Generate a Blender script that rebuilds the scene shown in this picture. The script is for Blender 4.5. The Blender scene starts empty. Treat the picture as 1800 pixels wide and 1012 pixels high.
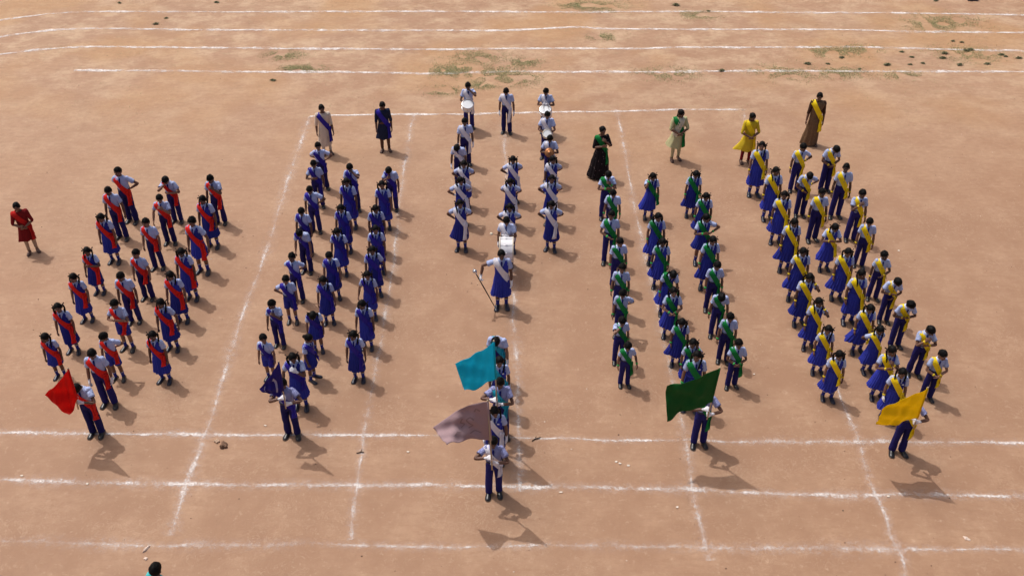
import bpy, bmesh, math, random
import numpy as np
from mathutils import Vector, Matrix, noise
from mathutils.bvhtree import BVHTree

random.seed(7)
RNG = np.random.default_rng(7)
SC = bpy.context.scene
COL = SC.collection
R = math.radians

# ------------------------------------------------------------------ camera, sky, sun, exposure
cam_data = bpy.data.cameras.new('camera')
cam_data.sensor_width = 36.0
cam_data.lens = 33.6
cam_data.clip_end = 2000
cam = bpy.data.objects.new('camera', cam_data)
cam.location = (0, 0, 13.7)
cam.rotation_euler = (R(90 - 37.44), 0, 0)
COL.objects.link(cam)
SC.camera = cam

SUN_EL, SUN_SHADOW_AZ = 64.0, -40.0        # shadows fall to the right and towards the camera
sdir = Vector((math.cos(R(SUN_SHADOW_AZ)) * math.cos(R(SUN_EL)), math.sin(R(SUN_SHADOW_AZ)) * math.cos(R(SUN_EL)), -math.sin(R(SUN_EL))))
world = bpy.data.worlds.new('World')
SC.world = world
world.use_nodes = True
wn = world.node_tree
sky = wn.nodes.new('ShaderNodeTexSky')
sky.sky_type = 'NISHITA'
sky.sun_disc = False
sky.sun_elevation = R(SUN_EL)
to_sun = -sdir
sky.sun_rotation = math.atan2(to_sun.x, to_sun.y)
sky.air_density = 0.6
sky.ozone_density = 0.0
sky.dust_density = 6.0
wn.links.new(sky.outputs[0], wn.nodes['Background'].inputs[0])
wn.nodes['Background'].inputs[1].default_value = 0.15
sun_data = bpy.data.lights.new('sun', 'SUN')
sun_data.energy = 2.4
sun_data.angle = R(0.53)
sun_data.color = (1.0, 0.985, 0.965)
sun = bpy.data.objects.new('sun', sun_data)
sun.rotation_euler = sdir.to_track_quat('-Z', 'Y').to_euler()
sun.location = (-10, 30, 40)
COL.objects.link(sun)
SC.view_settings.view_transform = 'Standard'
SC.view_settings.look = 'None'
SC.view_settings.gamma = 1.0
SC.view_settings.use_curve_mapping = False
SC.view_settings.exposure = -0.22

# ------------------------------------------------------------------ measured ground plan (metres)
PEOPLE = {'TR': (-11.87, 19.38, 1.47), 'R1': (-9.83, 20.74, 1.63), 'R2': (-9.84, 19.98, 1.56), 'R3': (-9.69, 18.95, 1.46), 'R4': (-9.63, 17.73, 1.32), 'R5': (-9.56, 16.71, 1.34), 'R6': (-8.44, 17.51, 1.4), 'R7': (-8.48, 16.65, 1.44), 'R8': (-8.66, 20.74, 1.48), 'R9': (-7.52, 20.66, 1.5), 'R10': (-7.45, 19.6, 1.53), 'R11': (-8.56, 19.76, 1.47), 'R12': (-7.42, 18.54, 1.59), 'R13': (-8.55, 18.69, 1.46), 'R14': (-7.41, 17.51, 1.47), 'R15': (-7.41, 16.67, 1.44), 'R16': (-7.36, 15.73, 1.41), 'R17': (-7.24, 14.72, 1.37), 'R18': (-8.33, 15.73, 1.39), 'R19': (-8.23, 14.77, 1.32), 'R20': (-9.49, 15.64, 1.35), 'R21': (-9.48, 14.84, 1.23), 'R22': (-8.17, 14.01, 1.54), 'R23': (-8.15, 13.2, 1.5), 'TB1': (-5.32, 24.27, 1.58), 'TB2': (-3.66, 24.47, 1.59), 'B1': (-5.13, 22.37, 1.44), 'B2': (-5.1, 21.47, 1.43), 'B3': (-4.99, 20.28, 1.4), 'B4': (-5.04, 19.31, 1.4), 'B5': (-4.92, 18.55, 1.42), 'B6': (-4.93, 17.43, 1.36), 'B7': (-4.93, 16.65, 1.33), 'B8': (-5.06, 15.84, 1.29), 'B9': (-5.04, 14.76, 1.24), 'B10': (-4.13, 21.29, 1.46), 'B11': (-4.11, 20.46, 1.49), 'B12': (-4.09, 19.39, 1.42), 'B13': (-4.06, 18.46, 1.37), 'B14': (-4.1, 17.52, 1.36), 'B15': (-4.1, 16.63, 1.33), 'B16': (-4.19, 15.66, 1.28), 'B17': (-4.16, 14.75, 1.26), 'B18': (-4.26, 13.94, 1.49), 'B20': (-3.13, 21.32, 1.42), 'B21': (-3.23, 20.42, 1.42), 'B22': (-3.28, 19.36, 1.42), 'B23': (-3.19, 18.53, 1.38), 'B24': (-3.16, 17.66, 1.4), 'B25': (-3.17, 16.81, 1.33), 'B26': (-3.14, 15.77, 1.34), 'B27': (-3.2, 14.75, 1.37), 'B28': (-4.3, 13.16, 1.52), 'W1': (-1.29, 25.86, 1.52), 'W2': (-1.3, 23.65, 1.5), 'W3': (-1.43, 22.55, 1.34), 'W4': (-1.24, 21.48, 1.42), 'W5': (-1.29, 20.63, 1.44), 'W6': (-1.25, 19.48, 1.48), 'W7': (-0.16, 25.54, 1.52), 'W8': (0.03, 21.7, 1.42), 'W9': (-0.04, 20.58, 1.44), 'W10': (-0.05, 19.4, 1.42), 'W11': (-0.13, 18.79, 1.48), 'W12': (-0.23, 17.19, 1.63), 'W13': (1.0, 25.58, 1.48), 'W14': (0.98, 24.03, 1.52), 'W15': (1.02, 22.8, 1.46), 'W16': (1.05, 21.66, 1.44), 'W17': (0.99, 20.65, 1.46), 'W18': (0.96, 19.47, 1.47), 'W20': (-0.29, 14.69, 1.3), 'W21': (-0.25, 13.85, 1.45), 'W22': (-0.22, 13.29, 1.5), 'W23': (-0.31, 12.49, 1.45), 'W24': (-0.33, 11.68, 1.52), 'TG1': (2.43, 23.0, 1.56), 'TG2': (4.66, 23.94, 1.62), 'G1': (2.42, 20.92, 1.48), 'G2': (2.5, 20.13, 1.4), 'G3': (2.34, 18.93, 1.51), 'G4': (2.45, 17.97, 1.42), 'G5': (2.42, 16.97, 1.4), 'G6': (2.38, 16.16, 1.34), 'G7': (2.27, 15.31, 1.3), 'G8': (2.33, 14.58, 1.23), 'G9': (3.55, 20.9, 1.41), 'G10': (3.44, 18.93, 1.47), 'G11': (3.44, 17.97, 1.4), 'G12': (3.46, 16.94, 1.42), 'G13': (3.45, 16.14, 1.38), 'G14': (3.5, 15.23, 1.31), 'G15': (3.62, 14.55, 1.32), 'G16': (3.58, 13.89, 1.56), 'G17': (3.62, 12.92, 1.52), 'G18': (4.65, 21.02, 1.41), 'G19': (4.74, 19.93, 1.42), 'G20': (4.56, 18.91, 1.47), 'G21': (4.55, 17.93, 1.5), 'G22': (4.52, 17.08, 1.41), 'G23': (4.48, 16.18, 1.38), 'G24': (4.51, 15.33, 1.37), 'G25': (4.55, 14.55, 1.3), 'TY1': (6.62, 23.77, 1.59), 'TY2': (8.74, 24.85, 1.67), 'Y1': (6.51, 22.03, 1.64), 'Y2': (6.63, 20.87, 1.56), 'Y3': (6.61, 19.79, 1.53), 'Y4': (6.57, 18.63, 1.52), 'Y5': (6.52, 17.5, 1.48), 'Y6': (6.43, 16.59, 1.44), 'Y7': (6.45, 15.78, 1.38), 'Y8': (6.44, 14.97, 1.32), 'Y9': (6.45, 14.17, 1.34), 'Y10': (7.65, 22.26, 1.49), 'Y11': (7.51, 21.02, 1.48), 'Y12': (7.55, 19.89, 1.53), 'Y13': (7.53, 18.64, 1.41), 'Y14': (7.52, 17.5, 1.46), 'Y15': (7.55, 16.63, 1.49), 'Y16': (7.47, 15.63, 1.37), 'Y17': (7.5, 15.0, 1.3), 'Y18': (7.47, 14.21, 1.41), 'Y19': (7.47, 13.58, 1.42), 'Y20': (7.41, 12.71, 1.52), 'Y21': (8.47, 22.26, 1.55), 'Y22': (8.42, 20.97, 1.59), 'Y23': (8.52, 19.89, 1.52), 'Y24': (8.41, 18.79, 1.43), 'Y25': (8.36, 17.5, 1.37), 'Y26': (8.36, 16.67, 1.38), 'Y27': (8.35, 15.83, 1.42), 'Y28': (8.45, 14.91, 1.42), 'Y29': (8.47, 14.19, 1.34), }
CHALK = {
 'near_a': [(-10.42, 13.22), (-10.08, 13.21), (-5.58, 13.15), (-5.03, 13.14), (-2.77, 13.15), (-1.49, 13.14), (0.64, 13.06), (1.92, 13.01), (3.2, 13.0), (4.63, 12.97), (6.29, 12.97), (7.63, 12.97), (9.92, 12.94), (10.41, 12.94)],
 'near_b': [(-9.88, 11.99), (-9.56, 11.98), (-7.55, 11.92), (-5.55, 11.89), (-4.75, 11.87), (-2.62, 11.88), (-0.79, 11.86), (0.42, 11.81), (0.76, 11.85), (2.13, 11.79), (3.64, 11.75), (5.22, 11.65), (5.99, 11.63), (7.21, 11.66), (9.39, 11.61), (9.82, 11.61)],
 'near_c': [(-9.27, 10.6), (-8.97, 10.6), (-7.82, 10.58), (-6.35, 10.51), (-3.98, 10.53), (-3.61, 10.55), (-2.81, 10.52), (-1.6, 10.49), (-0.46, 10.49), (0.86, 10.51), (2.71, 10.48), (4.93, 10.43), (5.73, 10.44), (7.24, 10.44), (8.88, 10.42), (9.29, 10.42)],
 'v1': [(-6.22, 26.56), (-6.22, 25.66), (-6.21, 24.24), (-6.18, 22.34), (-6.13, 20.52), (-6.09, 18.39), (-6.13, 17.47), (-6.1, 15.58), (-6.02, 13.84), (-6.03, 13.17), (-6.04, 11.99), (-6.01, 10.71)],
 'v2': [(-3.04, 26.64), (-3.05, 25.05), (-3.03, 23.06), (-3.0, 21.53), (-2.87, 18.76), (-2.88, 17.85), (-2.89, 16.89), (-2.89, 15.54), (-2.88, 14.89), (-2.9, 13.13), (-2.88, 12.27), (-2.88, 11.48), (-2.82, 10.63)],
 'v3': [(-0.27, 26.75), (-0.24, 25.37), (-0.2, 24.32), (-0.1, 21.25), (0.04, 17.59), (0.02, 16.75), (0.05, 16.35), (0.12, 14.8), (0.11, 13.72), (0.13, 12.73), (0.15, 11.71)],
 'v4': [(3.26, 27.04), (3.28, 25.33), (3.26, 23.07), (3.25, 21.33), (3.28, 20.09), (3.28, 18.79), (3.36, 17.41), (3.33, 16.08), (3.36, 13.48), (3.39, 12.94), (3.37, 12.19), (3.32, 11.48), (3.37, 10.81), (3.41, 10.19)],
 'v5': [(7.22, 27.0), (7.11, 26.19), (6.92, 22.51), (6.73, 13.75), (6.78, 13.12), (6.71, 12.56), (6.69, 11.75), (6.7, 11.18), (6.68, 10.67), (6.75, 10.25), (6.68, 9.89), (6.62, 9.57)],
 'box': [(-6.22, 26.56), (-5.27, 26.66), (-3.04, 26.71), (-1.41, 26.71), (-0.26, 26.79), (3.27, 26.9), (5.32, 27.02), (7.32, 27.02)],
 't1': [(-19.72, 33.9), (-19.03, 34.25), (-17.36, 34.87), (-15.93, 35.07), (-10.76, 35.04), (-3.23, 35.1), (2.15, 35.01), (6.46, 35.1), (10.75, 34.98), (14.6, 34.95), (19.23, 34.73), (20.06, 34.67)],
 't2': [(-19.01, 32.29), (-18.11, 32.8), (-16.76, 33.29), (-14.95, 33.45), (-11.8, 33.32), (-6.21, 33.29), (-3.52, 33.27), (0.0, 33.29), (2.29, 33.58), (3.32, 33.42), (6.22, 33.37), (12.02, 33.34), (14.44, 33.16), (18.52, 33.06), (19.32, 33.01)],
 't3': [(-18.36, 30.84), (-17.73, 31.19), (-16.13, 31.65), (-14.8, 31.82), (-11.98, 31.75), (-5.97, 31.63), (-2.19, 31.58), (-0.6, 31.65), (1.99, 31.67), (4.38, 31.65), (5.99, 31.77), (8.98, 31.75), (11.99, 31.8), (14.92, 31.6), (17.84, 31.46), (18.61, 31.41)],
 't4': [(-14.68, 29.86), (-11.43, 29.83), (-8.37, 29.75), (-5.7, 29.75), (-2.65, 29.61), (0.0, 29.77), (4.94, 29.75), (7.62, 29.83), (13.33, 29.79), (17.12, 29.77), (17.87, 29.75)],
}
GRASS = [(-1.91, 29.97, 1), (-2.09, 29.75, 0.6), (-0.53, 29.7, 1.2), (0.0, 29.18, 1), (-1.02, 28.75, 0.5), (-7.86, 31.07, 0.7), (-7.38, 30.06, 0.4), (9.12, 29.7, 1.2), (11.02, 29.7, 0.9), (13.02, 29.44, 0.6), (16.02, 34.12, 1.5), (15.47, 33.74, 1), (5.21, 29.61, 1), (3.27, 35.59, 1.2), (2.62, 35.7, 0.8), (7.05, 34.73, 0.8), (11.92, 31.55, 0.9), (10.88, 31.36, 0.7), (-1.18, 30.98, 1), (-2.2, 28.33, 0.6), (0.39, 30.51, 0.6), (-6.8, 30.06, 0.5), (15.77, 31.22, 1.3), (3.27, 32.7, 0.6)]
WEEDS = [(13.55, 31.36), (13.96, 30.42), (13.76, 30.93), (14.98, 31.22), (14.79, 30.84), (16.0, 31.55), (15.82, 31.46), (15.67, 32.29), (15.94, 32.19), (17.01, 30.98), (17.38, 30.84), (13.5, 30.33), (10.04, 30.38), (10.72, 30.38), (7.01, 29.83), (7.44, 35.12), (-15.14, 35.94), (-12.9, 34.4), (-13.1, 33.85), (-11.42, 36.0), (6.29, 35.7), (11.68, 29.97), (16.43, 36.17), (16.91, 31.12), (-7.86, 29.09), (15.17, 30.29), (11.34, 30.89), (16.13, 30.38), (12.72, 30.29)]
MISC = {'clod': (-5.59, 12.85), 'stone': (-6.36, 10.43), 'stone2': (-6.3, 10.23), 'twig': (0.47, 13.03), 'twig2': (-2.92, 12.66), 'bag': (17.89, 36.23), 'chip': (7.98, 10.66), 'head': (-6.15, 10.16)}

# ------------------------------------------------------------------ materials
MATS = {}


def new_mat(name):
    m = bpy.data.materials.new(name)
    m.use_nodes = True
    nt = m.node_tree
    return m, nt, nt.nodes['Principled BSDF']


def N(nt, kind, **kw):
    n = nt.nodes.new(kind)
    for k, v in kw.items():
        if k in n.inputs:
            n.inputs[k].default_value = v
        else:
            setattr(n, k, v)
    return n


def noise_node(nt, coord, scale, detail=4, rough=0.55):
    n = N(nt, 'ShaderNodeTexNoise', Scale=scale, Detail=detail, Roughness=rough)
    nt.links.new(coord, n.inputs['Vector'])
    return n.outputs['Fac']


def ramp(nt, fac, stops):
    r = nt.nodes.new('ShaderNodeValToRGB')
    e = r.color_ramp.elements
    while len(e) < len(stops):
        e.new(0.5)
    for i, (p, c) in enumerate(stops):
        e[i].position = p
        e[i].color = c if len(c) == 4 else (*c, 1)
    nt.links.new(fac, r.inputs[0])
    return r.outputs[0]


def mix(nt, fac, a, b, mode='MIX'):
    m = nt.nodes.new('ShaderNodeMix')
    m.data_type = 'RGBA'
    m.blend_type = mode
    for s, v in ((m.inputs[0], fac), (m.inputs[6], a), (m.inputs[7], b)):
        if hasattr(v, 'default_value') or isinstance(v, bpy.types.NodeSocket):
            nt.links.new(v, s)
        elif isinstance(v, tuple):
            s.default_value = v if len(v) == 4 else (*v, 1)
        else:
            s.default_value = v
    return m.outputs[2]


def math_node(nt, op, a, b=0.0, clamp=False):
    m = nt.nodes.new('ShaderNodeMath')
    m.operation = op
    m.use_clamp = clamp
    for s, v in ((m.inputs[0], a), (m.inputs[1], b)):
        if isinstance(v, bpy.types.NodeSocket):
            nt.links.new(v, s)
        else:
            s.default_value = v
    return m.outputs[0]


def cloth(name, col, rough=0.85, var=0.18, bump=0.35, check=None, trans=0.0, pattern=None, kcheck=0.16):
    """woven cloth: small per-garment tone change, soft creases, optional woven check or print"""
    if name in MATS:
        return MATS[name]
    m, nt, b = new_mat(name)
    tc = nt.nodes.new('ShaderNodeTexCoord')
    oi = nt.nodes.new('ShaderNodeObjectInfo')
    dark = tuple(c * (1 - var) for c in col)
    lite = tuple(min(1, c * (1 + var * 0.6)) for c in col)
    base = mix(nt, oi.outputs['Random'], dark, lite)
    fade = noise_node(nt, tc.outputs['Object'], 7, 3)
    base = mix(nt, math_node(nt, 'MULTIPLY', fade, 0.3), base, tuple(c * 0.78 for c in col))
    if check:
        for ax in ('X', 'Z'):
            w = N(nt, 'ShaderNodeTexWave', Scale=30.0 if kcheck < .2 else 19.0, Distortion=0.6)
            w.bands_direction = ax
            nt.links.new(tc.outputs['Object'], w.inputs['Vector'])
            f = ramp(nt, w.outputs['Fac'], [(0.72, (0, 0, 0)), (0.9, (1, 1, 1))])
            base = mix(nt, math_node(nt, 'MULTIPLY', f, kcheck), base, check)
    if pattern:
        v = N(nt, 'ShaderNodeTexVoronoi', Scale=pattern[0])
        nt.links.new(tc.outputs['Object'], v.inputs['Vector'])
        f = ramp(nt, v.outputs['Distance'], [(pattern[2], (1, 1, 1)), (pattern[2] + 0.06, (0, 0, 0))])
        base = mix(nt, f, base, pattern[1])
    nt.links.new(base, b.inputs['Base Color'])
    b.inputs['Roughness'].default_value = rough
    b.inputs['Specular IOR Level'].default_value = 0.12
    crease = N(nt, 'ShaderNodeTexNoise', Scale=16.0, Detail=4.0, Distortion=1.2)
    nt.links.new(tc.outputs['Object'], crease.inputs['Vector'])
    bn = N(nt, 'ShaderNodeBump', Strength=bump, Distance=0.03)
    nt.links.new(crease.outputs['Fac'], bn.inputs['Height'])
    nt.links.new(bn.outputs[0], b.inputs['Normal'])
    if trans:
        t = N(nt, 'ShaderNodeBsdfTranslucent')
        nt.links.new(base, t.inputs['Color'])
        nt.links.new(bn.outputs[0], t.inputs['Normal'])
        ms = N(nt, 'ShaderNodeMixShader', Fac=trans)
        nt.links.new(b.outputs[0], ms.inputs[1])
        nt.links.new(t.outputs[0], ms.inputs[2])
        nt.links.new(ms.outputs[0], nt.nodes['Material Output'].inputs[0])
    MATS[name] = m
    return m


def simple(name, col, rough=0.5, metal=0.0, bump=0.0, bscale=40.0, var=0.15):
    if name in MATS:
        return MATS[name]
    m, nt, b = new_mat(name)
    tc = nt.nodes.new('ShaderNodeTexCoord')
    f = noise_node(nt, tc.outputs['Object'], bscale, 4)
    base = mix(nt, f, tuple(c * (1 - var) for c in col), tuple(min(1, c * (1 + var)) for c in col))
    nt.links.new(base, b.inputs['Base Color'])
    b.inputs['Roughness'].default_value = rough
    b.inputs['Metallic'].default_value = metal
    if bump:
        bn = N(nt, 'ShaderNodeBump', Strength=bump, Distance=0.01)
        nt.links.new(f, bn.inputs['Height'])
        nt.links.new(bn.outputs[0], b.inputs['Normal'])
    MATS[name] = m
    return m


SKIN = []
for i, c in enumerate([(0.185, 0.088, 0.054), (0.130, 0.060, 0.037), (0.245, 0.125, 0.080), (0.092, 0.044, 0.029)]):
    m = simple(f'skin_tone_{i}', c, rough=0.55, bump=0.05, bscale=60, var=0.08)
    m.node_tree.nodes['Principled BSDF'].inputs['Subsurface Weight'].default_value = 0.05
    SKIN.append(m)


def hair_mat():
    m, nt, b = new_mat('black_hair')
    tc = nt.nodes.new('ShaderNodeTexCoord')
    mp = nt.nodes.new('ShaderNodeMapping')
    mp.inputs['Scale'].default_value = (90, 90, 14)
    nt.links.new(tc.outputs['Object'], mp.inputs['Vector'])
    f = noise_node(nt, mp.outputs[0], 1.0, 3)
    nt.links.new(mix(nt, f, (0.002, 0.0018, 0.0018), (0.007, 0.006, 0.0055)), b.inputs['Base Color'])
    b.inputs['Roughness'].default_value = 0.55
    b.inputs['Specular IOR Level'].default_value = 0.12
    bn = N(nt, 'ShaderNodeBump', Strength=0.6, Distance=0.006)
    nt.links.new(f, bn.inputs['Height'])
    nt.links.new(bn.outputs[0], b.inputs['Normal'])
    return m


HAIR = hair_mat()
EYE_W = simple('eye_white', (0.65, 0.62, 0.58), 0.3)
EYE_D = simple('eye_iris', (0.02, 0.012, 0.008), 0.2)
LIP = simple('lip_skin', (0.13, 0.045, 0.035), 0.5)
SHIRT = cloth('light_blue_check_shirt_cloth', (0.48, 0.56, 0.82), var=0.14, check=(0.20, 0.24, 0.50), bump=0.75)
SHIRT_P = cloth('lilac_check_shirt_cloth', (0.36, 0.38, 0.62), var=0.12, check=(0.08, 0.09, 0.28), bump=0.7, kcheck=0.45)
NAVY = cloth('royal_blue_uniform_cloth', (0.022, 0.020, 0.140), var=0.30, bump=0.85)
PINA = cloth('royal_blue_pinafore_cloth', (0.032, 0.044, 0.345), var=0.40, bump=0.7)
TIE = cloth('dark_blue_tie_cloth', (0.014, 0.018, 0.160), rough=0.6, var=0.1)
COLLAR = cloth('pale_collar_cloth', (0.60, 0.66, 0.84), var=0.08)
SASHM = {
    'red': cloth('red_sash_satin', (0.70, 0.020, 0.014), rough=0.6, var=0.12),
    'blue': cloth('blue_sash_satin', (0.030, 0.020, 0.300), rough=0.5, var=0.2),
    'white': cloth('white_sash_satin', (0.78, 0.76, 0.82), rough=0.55, var=0.05),
    'green': cloth('green_sash_satin', (0.008, 0.200, 0.045), rough=0.55, var=0.2),
    'yellow': cloth('yellow_sash_satin', (0.95, 0.70, 0.015), rough=0.6, var=0.06),
    'turquoise': cloth('turquoise_sash_satin', (0.02, 0.36, 0.50), rough=0.55, var=0.08),
    'turquoise shirt': cloth('turquoise_shirt_cloth', (0.10, 0.55, 0.55), var=0.08),
}
BANDM = {'green': cloth('bright_green_wristband', (0.06, 0.50, 0.12), var=0.1), 'yellow': cloth('bright_yellow_wristband', (0.85, 0.62, 0.04), var=0.06)}
GLOVE = cloth('white_glove_cotton', (0.80, 0.79, 0.82), var=0.04)
SHOE = simple('black_shoe_leather', (0.012, 0.012, 0.014), 0.35, bump=0.1)
SHOE_G = simple('navy_black_shoe_leather', (0.012, 0.014, 0.030), 0.35, bump=0.1)
SOLE = simple('dusty_shoe_sole', (0.16, 0.11, 0.075), 0.9)
SOCK = cloth('blue_sock_knit', (0.035, 0.045, 0.300), var=0.15)
SOCKW = cloth('white_sock_band', (0.62, 0.60, 0.68), var=0.05)
BELT = simple('dark_belt_webbing', (0.015, 0.014, 0.045), 0.6)
RIBBON = cloth('black_hair_ribbon', (0.010, 0.010, 0.016), rough=0.5, var=0.1)
SANDAL = simple('brown_sandal_leather', (0.085, 0.042, 0.028), 0.6)
BADGE = simple('white_badge_card', (0.7, 0.72, 0.78), 0.4)

# ------------------------------------------------------------------ mesh tools


class Geo:
    def __init__(self):
        self.V, self.F, self.W, self.M = [], [], [], []

    def add(self, v, f, mat=0):
        o = len(self.V)
        self.V.extend([tuple(map(float, p)) for p in v])
        self.F.extend([tuple(i + o for i in q) for q in f])
        self.M.extend([mat] * len(f))
        return range(o, len(self.V))

    def loft(self, rings, cap0=True, cap1=True, mat=0, closed=True, skip=None):
        rings = [np.asarray(r, float) for r in rings]
        n = len(rings[0])
        v = np.concatenate(rings)
        f = []
        for i in range(len(rings) - 1):
            for j in range(n if closed else n - 1):
                q = (i * n + j, i * n + (j + 1) % n, (i + 1) * n + (j + 1) % n, (i + 1) * n + j)
                if skip is None or not skip(v[list(q)].mean(0)):
                    f.append(q)
        v = list(v)
        if cap0:
            v.append(rings[0].mean(0))
            k = len(v) - 1
            f += [(k, (j + 1) % n, j) for j in range(n)]
        if cap1:
            v.append(rings[-1].mean(0))
            k = len(v) - 1
            o = (len(rings) - 1) * n
            f += [(k, o + j, o + (j + 1) % n) for j in range(n)]
        return self.add(v, f, mat)

    def tube(self, pts, rad, n=10, up=(0, 1, 0), cap=True, mat=0, flat=1.0):
        """rad: list of r or (r along up, r across)"""
        pts = np.asarray(pts, float)
        up = np.asarray(up, float)
        rings = []
        for i, p in enumerate(pts):
            t = pts[min(i + 1, len(pts) - 1)] - pts[max(i - 1, 0)]
            t = t / (np.linalg.norm(t) + 1e-9)
            a = up - t * (up @ t)
            a = a / (np.linalg.norm(a) + 1e-9)
            b = np.cross(t, a)
            r = rad[i]
            ra, rb = r if isinstance(r, (tuple, list)) else (r, r * flat)
            th = np.linspace(0, 2 * np.pi, n, endpoint=False)
            rings.append(p + np.outer(np.cos(th) * ra, a) + np.outer(np.sin(th) * rb, b))
        return self.loft(rings, cap, cap, mat)

    def ball(self, c, r, nu=10, nv=7, mat=0, fn=None):
        th = np.linspace(0, 2 * np.pi, nu, endpoint=False)
        rings = []
        for k in range(1, nv):
            a = np.pi * k / nv
            d = np.stack([np.cos(th) * np.sin(a), np.sin(th) * np.sin(a), np.full(nu, -np.cos(a))], 1)
            rings.append(fn(d) if fn else np.asarray(c) + d * np.asarray(r))
        return self.loft(rings, True, True, mat)

    def box(self, lo, hi, mat=0):
        (a, b, c), (d, e, f) = lo, hi
        v = [(a, b, c), (d, b, c), (d, e, c), (a, e, c), (a, b, f), (d, b, f), (d, e, f), (a, e, f)]
        return self.add(v, [(0, 3, 2, 1), (4, 5, 6, 7), (0, 1, 5, 4), (1, 2, 6, 5), (2, 3, 7, 6), (3, 0, 4, 7)], mat)

    def mesh(self, name, smooth=True):
        me = bpy.data.meshes.new(name)
        me.from_pydata(self.V, [], self.F)
        me.polygons.foreach_set('use_smooth', [smooth] * len(me.polygons))
        me.polygons.foreach_set('material_index', self.M)
        me.update()
        return me


def ell(z, rx, ry, cx=0.0, cy=0.0, n=28, e=2.3):
    th = np.linspace(0, 2 * np.pi, n, endpoint=False)
    c, s = np.cos(th), np.sin(th)
    x = np.sign(c) * np.abs(c) ** (2 / e) * rx + cx
    y = np.sign(s) * np.abs(s) ** (2 / e) * ry + cy
    return np.stack([x, y, np.full(n, z)], 1)


def sstep(a, b, x):
    t = np.clip((x - a) / (b - a), 0, 1)
    return t * t * (3 - 2 * t)


def link(name, me, parent=None, mats=()):
    o = bpy.data.objects.new(name, me)
    COL.objects.link(o)
    if me is not None and mats:
        while len(me.materials) < len(mats):
            me.materials.append(None)
        for i, m in enumerate(mats):
            o.material_slots[i].link = 'OBJECT'
            o.material_slots[i].material = m
    if parent is not None:
        o.parent = parent
    return o


def tag(o, label=None, cat=None, group=None, kind=None):
    for k, v in (('label', label), ('category', cat), ('group', group), ('kind', kind)):
        if v:
            o[k] = v
    return o


# ------------------------------------------------------------------ skeleton (rest pose for a figure 1.45 m tall, facing -Y)
AD = {-1: np.array([-0.5, 0, -0.866]), 1: np.array([0.5, 0, -0.866])}       # arm direction
J = {'pelvis': (0, 0, 0.80), 'spine': (0, 0, 0.92), 'chest': (0, 0, 1.04), 'neck': (0, 0.01, 1.185), 'head': (0, 0.005, 1.245)}
TAIL = {'pelvis': (0, 0, 0.92), 'spine': (0, 0, 1.04), 'chest': (0, 0, 1.185), 'neck': (0, 0.005, 1.245), 'head': (0, 0, 1.44)}
for s, n in ((-1, 'R'), (1, 'L')):
    sh = np.array([s * 0.138, 0.0, 1.150])
    J['uarm' + n] = sh
    J['farm' + n] = sh + AD[s] * 0.26
    J['hand' + n] = sh + AD[s] * 0.47
    J['fing' + n] = sh + AD[s] * 0.555
    TAIL['uarm' + n], TAIL['farm' + n], TAIL['hand' + n] = J['farm' + n], J['hand' + n], J['fing' + n]
    TAIL['fing' + n] = sh + AD[s] * 0.63
    J['thigh' + n] = (s * 0.070, 0, 0.76)
    J['shin' + n] = (s * 0.080, 0, 0.42)
    J['foot' + n] = (s * 0.082, 0.015, 0.075)
    TAIL['thigh' + n], TAIL['shin' + n], TAIL['foot' + n] = J['shin' + n], J['foot' + n], (s * 0.086, -0.12, 0.02)
J = {k: np.array(v, float) for k, v in J.items()}
TAIL = {k: np.array(v, float) for k, v in TAIL.items()}
BN = list(J)
BI = {b: i for i, b in enumerate(BN)}
BR = {'pelvis': .10, 'spine': .10, 'chest': .11, 'neck': .045, 'head': .085}
for n in 'RL':
    BR.update({'uarm' + n: .036, 'farm' + n: .03, 'hand' + n: .03, 'fing' + n: .03, 'thigh' + n: .065, 'shin' + n: .045, 'foot' + n: .035})


def auto_w(V, bones):
    V = np.asarray(V)
    W = np.zeros((len(V), len(BN)))
    for b in bones:
        a, t = J[b], TAIL[b]
        d = t - a
        u = np.clip(((V - a) @ d) / (d @ d), 0, 1)
        dist = np.linalg.norm(V - (a + u[:, None] * d), axis=1) / BR[b]
        w = 1.0 / (dist ** 6 + 1e-4)
        if b[-1] in 'RL' and b != 'spine':
            s = -1 if b[-1] == 'R' else 1
            if b[:4] in ('uarm', 'farm', 'hand', 'fing'):
                w = w * sstep(0.105, 0.150, s * V[:, 0])
            else:
                w = w * sstep(-0.03, 0.03, s * V[:, 0])
        W[:, BI[b]] = w
    return W / W.sum(1, keepdims=True)


def torso_w(V):
    V = np.asarray(V)
    z = V[:, 2]
    W = np.zeros((len(V), len(BN)))
    a, b = sstep(0.86, 0.98, z), sstep(0.98, 1.10, z)
    W[:, BI['pelvis']] = 1 - a
    W[:, BI['spine']] = a * (1 - b)
    W[:, BI['chest']] = a * b
    return W


def bone_w(V, b):
    W = np.zeros((len(V), len(BN)))
    W[:, BI[b]] = 1
    return W


class Part:
    """one mesh in the rest pose with its bone weights (or one rigid bone)"""

    def __init__(self, name, geo=None, W=None, bone=None, mesh=None, smooth=True):
        self.me = mesh if mesh is not None else geo.mesh(name, smooth)
        n = len(self.me.vertices)
        v = np.zeros(n * 3, np.float32)
        self.me.vertices.foreach_get('co', v)
        self.V = v.reshape(-1, 3).astype(float)
        self.W, self.bone, self.name = W, bone, name
        nn = np.zeros(n * 3, np.float32)
        self.me.vertices.foreach_get('normal', nn)
        self.N = nn.reshape(-1, 3).astype(float)


# ------------------------------------------------------------------ the body: one continuous surface
HC = np.array([0, 0.003, 1.345])


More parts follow.
